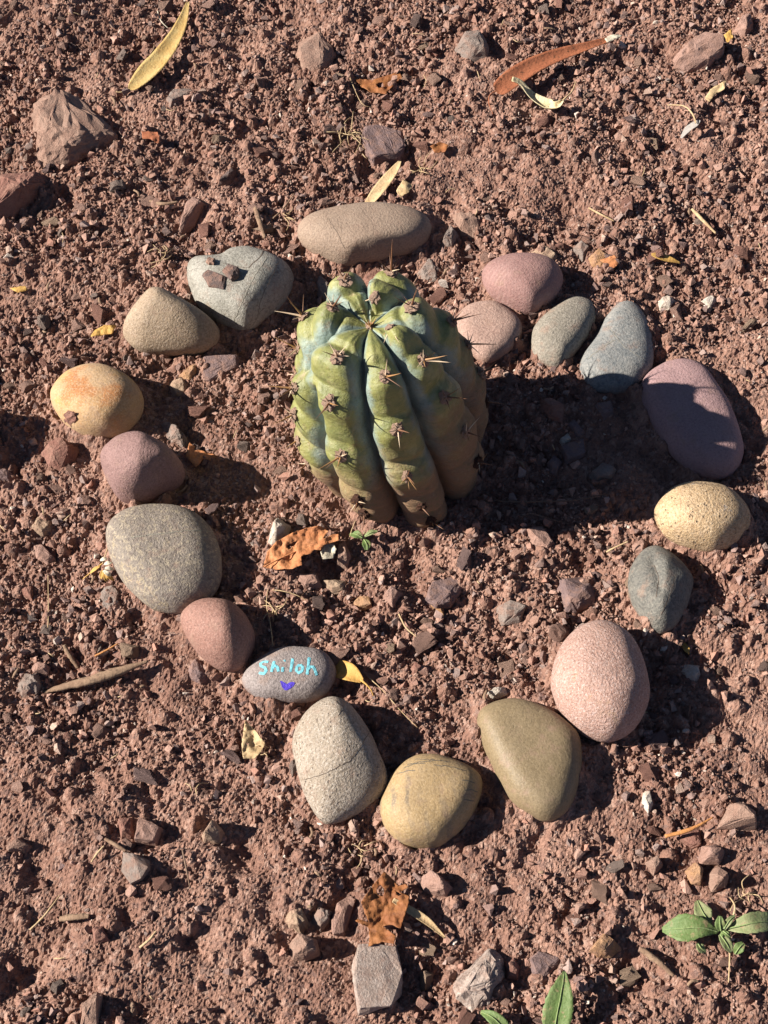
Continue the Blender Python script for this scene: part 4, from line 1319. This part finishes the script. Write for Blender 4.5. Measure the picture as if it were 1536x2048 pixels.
LM = {
    'yellow': leaf_mat('yellow_leaf', (0.52, 0.37, 0.15), (0.46, 0.29, 0.10), (0.30, 0.15, 0.05), 0.6),
    'redbrown': leaf_mat('red_brown_leaf', (0.33, 0.115, 0.055), (0.26, 0.085, 0.04), (0.09, 0.04, 0.02), 0.9),
    'cream': leaf_mat('cream_leaf', (0.66, 0.56, 0.36), (0.52, 0.42, 0.24), (0.12, 0.08, 0.04), 0.75, 60, 170),
    'brown': leaf_mat('brown_leaf', (0.27, 0.105, 0.035), (0.20, 0.070, 0.025), (0.11, 0.04, 0.02), 0.6, 70, 150),
    'orange': leaf_mat('orange_brown_leaf', (0.48, 0.20, 0.085), (0.40, 0.15, 0.06), (0.20, 0.08, 0.035), 0.55, 60, 160),
    'tan': leaf_mat('tan_leaf', (0.50, 0.36, 0.20), (0.40, 0.27, 0.14), (0.24, 0.14, 0.07), 0.5),
    'gold': leaf_mat('golden_leaf', (0.50, 0.30, 0.085), (0.42, 0.23, 0.06), (0.40, 0.20, 0.05), 0.5),
    'grey': leaf_mat('grey_leaf', (0.32, 0.29, 0.26), (0.26, 0.23, 0.21), (0.16, 0.12, 0.10), 0.4),
    'white': leaf_mat('white_leaf', (0.52, 0.46, 0.35), (0.45, 0.39, 0.29), (0.30, 0.22, 0.14), 0.7, 60, 330),
    'green': leaf_mat('green_leaf', (0.095, 0.145, 0.042), (0.140, 0.185, 0.070), (0.25, 0.185, 0.10), 0.85, 90, 170, 0.55),
    'dull': leaf_mat('dull_green_leaf', (0.17, 0.20, 0.085), (0.23, 0.235, 0.12), (0.24, 0.16, 0.09), 0.7, 90, 200, 0.6),
    'rib': leaf_mat('pale_green_midrib', (0.22, 0.28, 0.11), (0.19, 0.25, 0.10)),
    'straw': leaf_mat('straw', (0.48, 0.35, 0.20), (0.36, 0.24, 0.13), (0.22, 0.13, 0.07), 0.5),
    'wood': leaf_mat('weathered_wood', (0.26, 0.17, 0.11), (0.19, 0.115, 0.075), (0.08, 0.05, 0.035), 0.8, 90, 180, 0.9),
    'root': leaf_mat('thin_root', (0.20, 0.125, 0.085), (0.15, 0.09, 0.06)),
    'splinter': leaf_mat('orange_splinter', (0.45, 0.20, 0.07), (0.36, 0.15, 0.05), (0.2, 0.08, 0.03), 0.5),
}

WORLD = {}

def resample(vals, n):
    vals = np.asarray(vals, float)
    t0 = np.linspace(0, 1, len(vals))
    t = np.linspace(0, 1, n)
    if vals.ndim == 1:
        return np.array([cr1(x * (len(vals) - 1), np.arange(len(vals)), vals) if 0 < x < 1 else vals[0 if x <= 0 else -1] for x in t])
    return np.stack([resample(vals[:, k], n) for k in range(vals.shape[1])], 1)

def along(P, lift, deg=1):
    """points over a stiff thing's mean ground line, at the given lifts"""
    g0 = np.array([on_ground(u, v).z for u, v in P])
    tt = np.linspace(0, 1, len(P))
    zz = np.polyval(np.polyfit(tt, g0, deg), tt)
    return [unproj(u, v, z + l) for (u, v), z, l in zip(P, zz, lift)]

def strip_leaf(path, half, lift, mat, curl=0.25, roll=0.0, n=26, m=8, serr=0.0, parent=None, name='dry_leaf', thick=0.0004, crinkle=0.0006):
    """a leaf blade along a centre line (photo px), half widths in px, lift in mm over the soil"""
    P = resample(path, n)
    Wd = np.maximum(resample(half, n), 0.6)
    Lf = resample(lift, n) / 1000
    pts = along(P, Lf + 0.005)
    org = Vector((pts[n // 2].x, pts[n // 2].y, min(p.z for p in pts)))
    bm = bmesh.new()
    rows = []
    sd = random.uniform(0, 40)
    for i, p in enumerate(pts):
        t = (pts[min(i + 1, n - 1)] - pts[max(i - 1, 0)]).normalized()
        side = t.cross(Vector((0, 0, 1))).normalized()
        up = side.cross(t).normalized()
        w = Wd[i] * (FPX and (p.y * CP + (CAM_H - p.z) * SP) / FPX)
        row = []
        for j in range(m + 1):
            s = 2 * j / m - 1
            e = w * (1 + (serr * (0.5 + 0.5 * math.sin(i * 2.4 + j)) if abs(s) > 0.9 else 0))
            q = p + side * (s * e) + up * (curl * w * (abs(s) ** 1.8) + roll * w * s)
            q += up * crinkle * mnoise.noise(Vector((q.x * 90 + sd, q.y * 90, sd)))
            row.append(bm.verts.new(q - org))
        rows.append(row)
    for a, b in zip(rows[:-1], rows[1:]):
        for j in range(m): bm.faces.new([a[j], a[j + 1], b[j + 1], b[j]])
    bmesh.ops.recalc_face_normals(bm, faces=bm.faces)
    bmesh.ops.solidify(bm, geom=bm.faces[:], thickness=thick)
    for f in bm.faces: f.smooth = True
    me = bpy.data.meshes.new(name); bm.to_mesh(me); bm.free()
    o = link(name, me, LM[mat])
    if parent is None:
        o.location = org
    else:
        o.parent = parent
        o.location = org - WORLD.get(parent.name, parent.location)
    WORLD[o.name] = org
    return o

def tube(path, lift, rad, mat, name='twig', parent=None, n=18, flat=1.0, sides=7, gnarl=0.15, deg=1):
    P = resample(path, n)
    Lf = resample(lift, n) / 1000
    Rd = resample(rad, n) / 1000
    pts = along(P, Lf + Rd * 0.6 + 0.003, deg)
    org = Vector((pts[n // 2].x, pts[n // 2].y, min(p.z for p in pts)))
    bm = bmesh.new()
    rings = []
    sd = random.uniform(0, 50)
    for i, p in enumerate(pts):
        t = (pts[min(i + 1, n - 1)] - pts[max(i - 1, 0)]).normalized()
        side = t.cross(Vector((0, 0, 1))).normalized()
        up = side.cross(t).normalized()
        ring = []
        for j in range(sides):
            a = 2 * math.pi * j / sides
            r_ = max(Rd[i], 0.00015) * (1 + gnarl * 2 * mnoise.noise(Vector((i * 0.5, math.cos(a) * 1.5 + sd, math.sin(a) * 1.5))))
            ring.append(bm.verts.new(p - org + side * math.cos(a) * r_ + up * math.sin(a) * r_ * flat))
        rings.append(ring)
    for a, b in zip(rings[:-1], rings[1:]):
        for j in range(sides): bm.faces.new([a[j], a[(j + 1) % sides], b[(j + 1) % sides], b[j]])
    bm.faces.new(rings[0]); bm.faces.new(rings[-1])
    bmesh.ops.recalc_face_normals(bm, faces=bm.faces)
    for f in bm.faces: f.smooth = True
    me = bpy.data.meshes.new(name); bm.to_mesh(me); bm.free()
    o = link(name, me, LM[mat])
    if parent is None:
        o.location = org
    else:
        o.parent = parent
        o.location = org - WORLD.get(parent.name, parent.location)
    WORLD[o.name] = org
    return o

def torn_leaf(outline, holes, mat, label, lift=4, cat='leaf', amp=0.004, step=3.5, fold=None, name='dry_leaf', parent=None, thick=0.0004):
    """a crinkled leaf scrap cut to an outline with holes (photo px)"""
    rj = random.Random(int(outline[0][0] * 7 + outline[0][1]))
    def dense(poly):
        out = []
        for a, b in zip(poly, poly[1:] + poly[:1]):
            k = max(1, int(math.hypot(b[0] - a[0], b[1] - a[1]) / 4))
            for q in range(k):
                t = q / k
                out.append((a[0] + (b[0] - a[0]) * t + rj.uniform(-.7, .7), a[1] + (b[1] - a[1]) * t + rj.uniform(-.7, .7)))
        return out
    O = dense(outline)
    Hs = [dense(h) for h in holes]
    pts = list(O)
    loops = [list(range(len(O)))]
    for h in Hs:
        loops.append(list(range(len(pts), len(pts) + len(h))))
        pts += h
    us, vs_ = [p[0] for p in O], [p[1] for p in O]
    for u in np.arange(min(us), max(us), step):
        for v in np.arange(min(vs_), max(vs_), step):
            q = (u + rj.uniform(-.8, .8), v + rj.uniform(-.8, .8))
            if in_poly(*q, O) and not any(in_poly(*q, h) for h in Hs):
                pts.append(q)
    edges = [(l[i], l[(i + 1) % len(l)]) for l in loops for i in range(len(l))]
    V, E, F, *_ = delaunay_2d_cdt([Vector(p) for p in pts], edges, [], 0, 1e-5)
    F = [f for f in F if in_poly(sum(V[k].x for k in f) / len(f), sum(V[k].y for k in f) / len(f), O)
         and not any(in_poly(sum(V[k].x for k in f) / len(f), sum(V[k].y for k in f) / len(f), h) for h in Hs)]
    sd = rj.uniform(0, 99)
    co = []
    cu, cv = sum(us) / len(us), sum(vs_) / len(vs_)
    zb = on_ground(cu, cv).z
    for v in V:
        nz_ = mnoise.noise(Vector((v.x / 22 + sd, v.y / 22, 0))) + 0.4 * mnoise.noise(Vector((v.x / 8 + sd, v.y / 8, 3)))
        l = lift / 1000 + 0.003 + amp * nz_
        if fold:
            (ax_, ay_), (bx_, by_), k = fold
            d = ((v.x - ax_) * (by_ - ay_) - (v.y - ay_) * (bx_ - ax_)) / math.hypot(bx_ - ax_, by_ - ay_)
            l += k / 1000 * abs(d) / 20
        p = unproj(v.x, v.y, zb)
        floor = gz_top(p.x, p.y) + 0.0008
        p.z = max(zb + l, floor)
        co.append(unproj(v.x, v.y, p.z))
    org = Vector((sum(c.x for c in co) / len(co), sum(c.y for c in co) / len(co), min(c.z for c in co)))
    bm = bmesh.new()
    bv = [bm.verts.new(c - org) for c in co]
    for f in F:
        try: bm.faces.new([bv[k] for k in f])
        except ValueError: pass
    bmesh.ops.delete(bm, geom=[v for v in bm.verts if not v.link_faces], context='VERTS')
    bmesh.ops.recalc_face_normals(bm, faces=bm.faces)
    bmesh.ops.solidify(bm, geom=bm.faces[:], thickness=thick)
    for f in bm.faces: f.smooth = True
    me = bpy.data.meshes.new(name); bm.to_mesh(me); bm.free()
    o = link(name, me, LM[mat], loc=org)
    if parent:
        o.parent = parent; o.location = org - parent.location
    else:
        tag(o, label, cat)
    return o

# long yellow leaf
o = strip_leaf([(376,4),(366,40),(350,75),(325,112),(295,145),(268,172),(257,179)], [3,10,15,19,20,12,2], [3,6,7,6,5,4,4], 'yellow', 0.2, 0.1)
tag(o, 'long curved yellow leaf at the top left', 'leaf')
tube([(258,178),(247,183),(235,184),(224,179)], [4,3,2,2], [0.8,0.6,0.5,0.4], 'tan', 'stalk', o)
tube([(374,8),(364,42),(349,76),(324,113),(294,146),(262,177)], [4,7,8,7,6,5], [0.3,0.4,0.5,0.5,0.5,0.5], 'tan', 'midrib', o)
# red brown leaf
o = strip_leaf([(1233,72),(1214,80),(1175,93),(1136,105),(1097,119),(1058,138),(1024,160),(999,180),(993,184)], [2,6,9,13,16,19,20,16,4], [10,11,12,12,11,10,8,5,4], 'redbrown', 0.25, 0.2)
tag(o, 'long curled red brown leaf at the top right', 'leaf')
tube([(997,180),(980,190),(978,207),(986,228)], [4,5,4,2], [0.9,0.8,0.7,0.5], 'redbrown', 'stalk', o)
o2 = torn_leaf([(1209,77),(1225,68),(1246,70),(1232,78),(1214,85)], [], 'white', '', 12, parent=o, name='leaf_tip')
# curled cream pod
o = strip_leaf([(1023,162),(1038,169),(1052,185),(1069,201),(1093,216),(1112,216),(1126,201)], [7,8,8,11,15,12,3], [22,18,10,6,4,8,14], 'cream', 0.9, 0.1)
tag(o, 'curled cream coloured dried pod lying against the red brown leaf', 'dried pod')
tube([(1122,206),(1132,195),(1144,183),(1152,163)], [11,14,15,16], [1.6,1.1,0.9,0.8], 'straw', 'stalk', o)
torn_leaf([(705,152),(722,158),(745,160),(775,150),(800,143),(806,160),(785,172),(772,188),(745,186),(720,172)], [[(752,168),(765,163),(768,172),(758,176)]], 'brown', 'brown leaf scrap above the maroon rock', 5)
o = strip_leaf([(800,322),(790,338),(772,362),(752,388),(735,410)], [3,9,13,13,8], [14,12,9,8,5], 'tan', 0.2, -0.2)
tag(o, 'pale tan leaf sticking up behind the long tan stone', 'leaf')
torn_leaf([(792,382),(806,360),(826,370),(818,385),(800,395)], [], 'tan', 'small tan leaf piece right of the pale tan leaf', 6)
o = strip_leaf([(1303,509),(1318,513),(1338,519),(1361,526)], [3,9,8,2], [4,5,5,4], 'gold', 0.25, 0.1)
tag(o, 'small golden leaf on the right, level with the mauve stone', 'leaf')
o = torn_leaf([(526,1135),(534,1104),(552,1083),(586,1065),(612,1056),(638,1051),(656,1062),(646,1078),(667,1068),(678,1068),(677,1081),(646,1091),(641,1100),(628,1099),(622,1107),(602,1112),(604,1130),(586,1137),(552,1139)],
              [[(574,1091),(596,1081),(589,1091),(577,1099)]], 'orange', 'torn orange brown leaf in front of the cactus', 9, fold=((529,1133),(646,1083),2.5))
tube([(529,1133),(565,1115),(604,1098),(646,1083)], [7.5,8,8,8], [0.8,0.7,0.6,0.3], 'orange', 'midrib', o)
torn_leaf([(641,1104),(648,1090),(667,1086),(673,1099),(667,1117),(645,1118)], [], 'white', 'white papery leaf scrap at the right end of the torn orange leaf', 11)
torn_leaf([(371,912),(379,885),(400,900),(437,912),(420,922),(408,917),(392,936)], [], 'orange', 'curled brown leaf right of the mauve block stone', 7, amp=0.006, fold=((379,890),(425,915),4))
o = strip_leaf([(660,1338),(682,1341),(703,1349),(724,1362)], [14,19,17,5], [2,4,8,8], 'gold', 0.3, -0.1)
tag(o, 'golden yellow leaf sticking out from under the painted stone', 'leaf')
tube([(722,1360),(734,1370),(742,1380),(747,1392)], [8,8,6,2], [1.4,0.9,0.7,0.5], 'gold', 'stalk', o)
o = torn_leaf([(768,1743),(788,1761),(797,1772),(814,1768),(816,1775),(800,1785),(820,1793),(814,1818),(801,1858),(785,1850),(765,1852),(778,1862),(793,1872),(788,1888),(765,1884),(737,1893),(739,1870),(736,1855),(711,1842),(716,1838),(738,1845),(728,1822),(722,1803),(735,1785),(749,1767)],
              [[(753,1778),(762,1770),(770,1780),(766,1793),(756,1790)],[(790,1780),(804,1790),(796,1793)]], 'brown', 'torn brown leaf with a hole above the large granite rock', 12, fold=((740,1890),(790,1765),2.0))
tube([(738,1890),(752,1850),(772,1808),(792,1768)], [11,11,11,11], [0.7,0.7,0.6,0.3], 'orange', 'midrib', o)
o = strip_leaf([(786,1800),(815,1818),(853,1842),(891,1876)], [4,7,7,1.5], [13,10,7,4], 'tan', 0.5, -0.2)
tag(o, 'narrow rolled leaf pointing right from the torn brown leaf', 'leaf')
torn_leaf([(483,1492),(490,1440),(508,1458),(530,1485),(522,1505),(508,1517),(487,1517)], [[(492,1487),(497,1486),(496,1492)]], 'tan', 'tan leaf flake left of the pale ridged stone', 10, fold=((508,1455),(505,1515),3))
torn_leaf([(181,673),(190,660),(208,650),(233,650),(225,667),(205,670)], [], 'gold', 'small golden scrap left of the cone shaped stone', 4)
torn_leaf([(1410,196),(1420,178),(1453,160),(1450,178),(1430,190),(1418,203)], [], 'tan', 'small tan leaf below the tan brick shaped rock', 4)
o = strip_leaf([(1362,276),(1376,258),(1388,250),(1399,240)], [2,8,9,3], [4,8,10,12], 'grey', 0.2, 0.4)
tag(o, 'small grey leaf with a curved stalk at the right', 'leaf')
tube([(1392,246),(1385,228),(1368,212),(1335,210)], [12,14,12,3], [1.0,0.9,0.8,0.5], 'straw', 'stalk', o)
torn_leaf([(1448,70),(1462,58),(1466,75),(1455,85)], [], 'gold', 'golden leaf bit against the tan brick shaped rock', 10)
torn_leaf([(283,262),(315,264),(320,275),(318,288),(300,278),(285,277)], [], 'redbrown', 'small red leaf scrap below the knobbly grey rock', 5)
torn_leaf([(1362,1290),(1370,1285),(1380,1296),(1378,1310),(1370,1303)], [], 'gold', 'tiny golden leaf scrap right of the pink boulder', 6)
torn_leaf([(860,292),(880,284),(898,290),(890,304),(870,306)], [], 'brown', 'small brown leaf scrap right of the maroon rock', 5)
torn_leaf([(1225,540),(1200,520),(1228,510),(1240,524)], [], 'orange', 'orange scrap above the olive grey stone', 5)
torn_leaf([(20,576),(50,572),(56,580),(35,586)], [], 'gold', 'thin yellow scrap near the left picture edge', 3)

# sticks
def stick(path, lift, rad, mat, label, flat=1.0, cat='twig', name='twig', n=18):
    return tag(tube(path, lift, rad, mat, name, None, n, flat, deg=4 if n == 30 and cat == 'twig' else 1), label, cat)
stick([(79,1387),(130,1373),(180,1361),(230,1345),(297,1322)], [2,3,5,6,7], [1.2,3.6,4.6,4.8,1.2], 'wood', 'long weathered stick at the left below the grey stone', 0.7, 'stick', 'stick', 30)
stick([(128,1290),(140,1312),(157,1336)], [2,3,3], [2.0,2.4,1.6], 'wood', 'short grey stick above the long weathered stick', 0.7)
stick([(190,1312),(210,1302),(236,1287)], [2,4,5], [0.9,1.0,0.6], 'splinter', 'thin orange splinter above the long weathered stick')
stick([(1178,416),(1200,428),(1228,442)], [3,4,3], [1.2,1.2,0.8], 'straw', 'short straw stalk above the mauve stone')
stick([(1384,418),(1405,440),(1432,467)], [3,4,3], [1.8,2.0,1.2], 'straw', 'straw coloured stick at the right above the small golden leaf')
stick([(511,415),(518,440),(530,476)], [4,6,4], [2.5,3.0,2.0], 'wood', 'dark bark sliver left of the long tan stone', 0.6)
stick([(545,438),(566,418),(588,388)], [2,4,5], [1.0,1.0,0.7], 'wood', 'thin brown twig left of the long tan stone')
stick([(300,402),(325,408),(355,404)], [3,4,3], [1.6,2.2,1.4], 'wood', 'brown twig left of the pointed pink shard')
stick([(1330,1673),(1365,1664),(1395,1652),(1427,1634)], [8,10,11,10], [1.6,1.8,1.4,0.6], 'splinter', 'long orange splinter at the lower right', 0.6)
stick([(1280,1898),(1310,1918),(1348,1952)], [2,3,2], [2.4,3.0,1.6], 'wood', 'weathered wood strip left of the green weed', 0.6)
stick([(1213,1104),(1230,1095),(1256,1083)], [6,8,9], [0.9,0.9,0.6], 'straw', 'pale straw pointing at the yellow pitted stone')
stick([(546,1292),(540,1245),(533,1210),(536,1178)], [14,10,6,3], [0.5,0.45,0.4,0.3], 'straw', 'thin pale grass stem rising behind the painted stone')
stick([(545,1180),(565,1182),(592,1190),(612,1200)], [3,5,4,2], [0.5,0.5,0.5,0.4], 'straw', 'bent straw on the dirt above the painted stone')
stick([(972,985),(985,996),(1010,1003),(1090,1003),(1150,1000),(1215,988)], [2,3,4,4,4,4], [0.7,0.7,0.7,0.7,0.7,0.5], 'root', 'long thin root lying in the cactus shadow', n=30)
stick([(1040,1035),(1062,1027),(1090,1035),(1138,1048)], [3,5,4,3], [0.6,0.6,0.6,0.4], 'root', 'short thin root below the long root in the shadow')
stick([(798,1228),(812,1255),(835,1275),(848,1282)], [3,4,4,3], [1.0,0.8,0.7,0.5], 'straw', 'curved rootlet in the dirt below the maroon slab')
stick([(183,1724),(195,1706),(208,1692)], [3,4,4], [0.8,1.0,0.7], 'straw', 'short white straw left of the smooth grey tan pebble')
stick([(210,1678),(232,1690),(252,1702)], [3,5,5], [1.6,1.8,1.2], 'wood', 'brown twig touching the smooth grey tan pebble')
stick([(120,1838),(150,1834),(178,1832)], [3,4,3], [2.4,2.8,2.2], 'wood', 'flat wood chip above the small red block', 0.5)
stick([(280,1895),(298,1880),(312,1862)], [3,4,3], [1.1,1.2,0.8], 'straw', 'straw stalk in the lower left dirt')
stick([(715,1338),(760,1375),(800,1420),(835,1455)], [3,3,3,2], [0.45,0.45,0.4,0.3], 'straw', 'long fine grass stem between the painted stone and the olive stone')
stick([(365,1700),(372,1735),(380,1775)], [2,3,2], [0.8,0.8,0.5], 'root', 'dark rootlet near the ridged pinkish block')
stick([(96,1255),(97,1215),(96,1150)], [4,5,4], [0.5,0.5,0.4], 'straw', 'upright pale straw at the left below the pink grey rock')
stick([(60,1860),(90,1830),(120,1790)], [3,4,3], [0.9,0.9,0.6], 'straw', 'green tan straw left of the flat wood chip')
stick([(700,155),(722,205),(745,215)], [3,4,2], [0.4,0.4,0.3], 'straw', 'fine straw left of the brown leaf scrap')
stick([(315,22),(322,42),(336,56)], [4,6,4], [0.7,0.7,0.5], 'white', 'white grass bit left of the yellow leaf tip')

# dried straw tufts
def tuft(u, v, n, spread, label, seed):
    rt = random.Random(seed)
    e = link('straw_tuft', None, loc=on_ground(u, v))
    tag(e, label, 'straw tuft')
    for k in range(n):
        a = rt.uniform(0, 6.28)
        L = spread * rt.uniform(0.5, 1.2)
        u0, v0 = u + rt.uniform(-.35, .35) * spread, v + rt.uniform(-.35, .35) * spread
        du, dv = math.cos(a) * L, math.sin(a) * L
        b = rt.uniform(-.3, .3)
        tube([(u0, v0), (u0 + du * .5 - dv * b, v0 + dv * .5 + du * b), (u0 + du, v0 + dv)], [rt.uniform(2, 6), rt.uniform(5, 10), rt.uniform(2, 5)], [0.5, 0.45, 0.3], 'straw', 'straw', e, 9)
    return e
tuft(690, 270, 14, 45, 'loose tuft of dry straw left of the maroon rock', 1)
tuft(325, 512, 9, 28, 'small tuft of dry straw left of the cracked stone', 2)
tuft(548, 1218, 8, 26, 'small dry straw tuft above the painted stone', 3)
tuft(840, 340, 8, 34, 'dry straw wisps right of the pale tan leaf', 4)
tuft(575, 432, 6, 22, 'dry straw wisps at the left end of the long tan stone', 8)
tuft(720, 1700, 7, 30, 'dark straw wisps above the torn brown leaf', 5)
tuft(1490, 1790, 7, 34, 'dry straw wisps around the green weed', 6)
tuft(530, 1500, 6, 26, 'thin straw wisps right of the tan leaf flake', 7)

# dried flower beside the grey flecked stone
e = link('dried_flower', None, loc=on_ground(207, 1132))
tag(e, 'small dried white and yellow flower beside the grey flecked stone', 'flower')
tube([(217,1092),(210,1112),(205,1128)], [10,12,12], [0.7,0.7,0.7], 'straw', 'stalk', e, 9)
tube([(206,1126),(188,1140),(166,1158)], [12,8,3], [0.8,0.7,0.5], 'gold', 'stalk', e, 9)
for (a, b, c_) in (((200,1120),(207,1118),(214,1116)), ((208,1128),(216,1126),(224,1124)), ((210,1136),(219,1137),(228,1139)), ((207,1141),(215,1147),(222,1152))):
    strip_leaf([a, b, c_], [2, 4.5, 1.5], [13, 15, 13], 'white', 0.3, 0, 7, 4, parent=e, name='petal')
for (a, b, c_) in (((205,1140),(203,1150),(202,1158)), ((208,1145),(211,1155),(214,1163)), ((200,1132),(190,1138),(180,1146)), ((212,1148),(221,1155),(228,1160))):
    strip_leaf([a, b, c_], [1.5, 4, 1.5], [11, 10, 7], 'gold', 0.3, 0, 7, 4, parent=e, name='petal')

# weeds
def weed(u, v, label, leaves, stems=()):
    e = link('weed', None, loc=on_ground(u, v))
    tag(e, label, 'weed')
    for path, half, lift, mat in leaves:
        L = strip_leaf(path, half, lift, mat, 0.22, 0.08, 20, 8, 0.10, e, 'leaf', 0.0003, 0.0012)
        tube([(p[0], p[1]) for p in path], [l + 2.6 for l in lift], [0.6, 0.45, 0.25], 'rib', 'midrib', L, 20, gnarl=0)
    for path, lift, rad, mat in stems:
        tube(path, lift, rad, mat, 'stem', e, 10)
    return e

weed(1445, 1865, 'green weed with broad leaves at the lower right', [
    ([(1437,1864),(1400,1855),(1363,1857),(1325,1860)], [3,19,25,4], [6,14,14,7], 'green'),
    ([(1422,1848),(1407,1827),(1394,1801)], [3,17,4], [5,9,5], 'dull'),
    ([(1455,1857),(1488,1850),(1513,1845),(1540,1843),(1562,1846)], [4,17,20,17,3], [8,16,18,15,8], 'dull'),
    ([(1442,1862),(1440,1848),(1440,1832)], [5,10,3], [8,14,18], 'green'),
    ([(1440,1869),(1453,1887),(1462,1904)], [4,11,4], [5,6,3], 'dull'),
    ([(1470,1908),(1478,1896),(1487,1886)], [3,10,4], [8,14,14], 'green'),
    ([(1395,1885),(1402,1896),(1412,1904)], [3,9,3], [4,5,3], 'dull'),
    ([(1446,1862),(1454,1868),(1461,1875)], [3,5,2], [14,16,14], 'green'),
    ([(1448,1858),(1458,1842),(1470,1830)], [3,6,2], [10,13,12], 'dull'),
], [([(1446,1864),(1444,1872),(1442,1880)], [10,6,2], [1.6,1.8,1.8], 'green'), ([(1460,1852),(1470,1815),(1460,1795)], [10,14,6], [0.9,0.8,0.6], 'straw'), ([(1460,1905),(1459,1930),(1457,1965)], [5,4,3], [0.7,0.7,0.5], 'straw')])
weed(1105, 2075, 'single upright serrated green leaf at the bottom edge', [
    ([(1104,2090),(1112,2040),(1121,1992),(1129,1943)], [10,27,24,3], [3,12,18,16], 'green'),
    ([(1030,2110),(1008,2060),(985,2035),(962,2024)], [5,14,12,3], [3,10,12,6], 'green'),
])
weed(727, 1077, 'tiny green seedling at the foot of the cactus', [
    ([(725,1076),(713,1069),(700,1067)], [2,9,3], [5,8,6], 'green'),
    ([(728,1079),(733,1088),(733,1100)], [2,8.5,3], [5,7,5], 'green'),
    ([(730,1073),(742,1065),(755,1062)], [2,6,2], [5,7,6], 'dull'),
], [([(698,1081),(703,1062),(711,1041)], [2,8,14], [0.6,0.5,0.4], 'straw'), ([(727,1078),(728,1070),(729,1064)], [2,5,9], [0.9,0.9,0.7], 'straw')])

# scattered bits of straw and bark
rb = random.Random(404)
cnt = 0
while cnt < 70:
    y = rb.uniform(0.2, 1.42); half = 0.33 + (y - 0.2) * 0.13
    x = rb.uniform(-half, half)
    if blocked(x, y): continue
    u, v = proj_np([[x, y, 0]])[0]
    a, L = rb.uniform(0, 6.28), rb.uniform(10, 26)
    b = rb.uniform(-.25, .25)
    du, dv = math.cos(a) * L, math.sin(a) * L
    bark = rb.random() < 0.45
    o = tube([(u, v), (u + du * .5 - dv * b, v + dv * .5 + du * b), (u + du, v + dv)], [3, 4.5, 3], [1.2, 1.4, 0.9] if bark else [0.5, 0.5, 0.35], 'wood' if bark else 'straw', 'bark_sliver' if bark else 'straw_bit', None, 7, 0.6 if bark else 1, 6)
    zn = zone(x, y)
    if bark: tag(o, f'short brown bark sliver {zn}', 'bark sliver', f'bark slivers {zn}')
    else: tag(o, f'short thin straw bit {zn}', 'straw', f'straw bits {zn}')
    cnt += 1
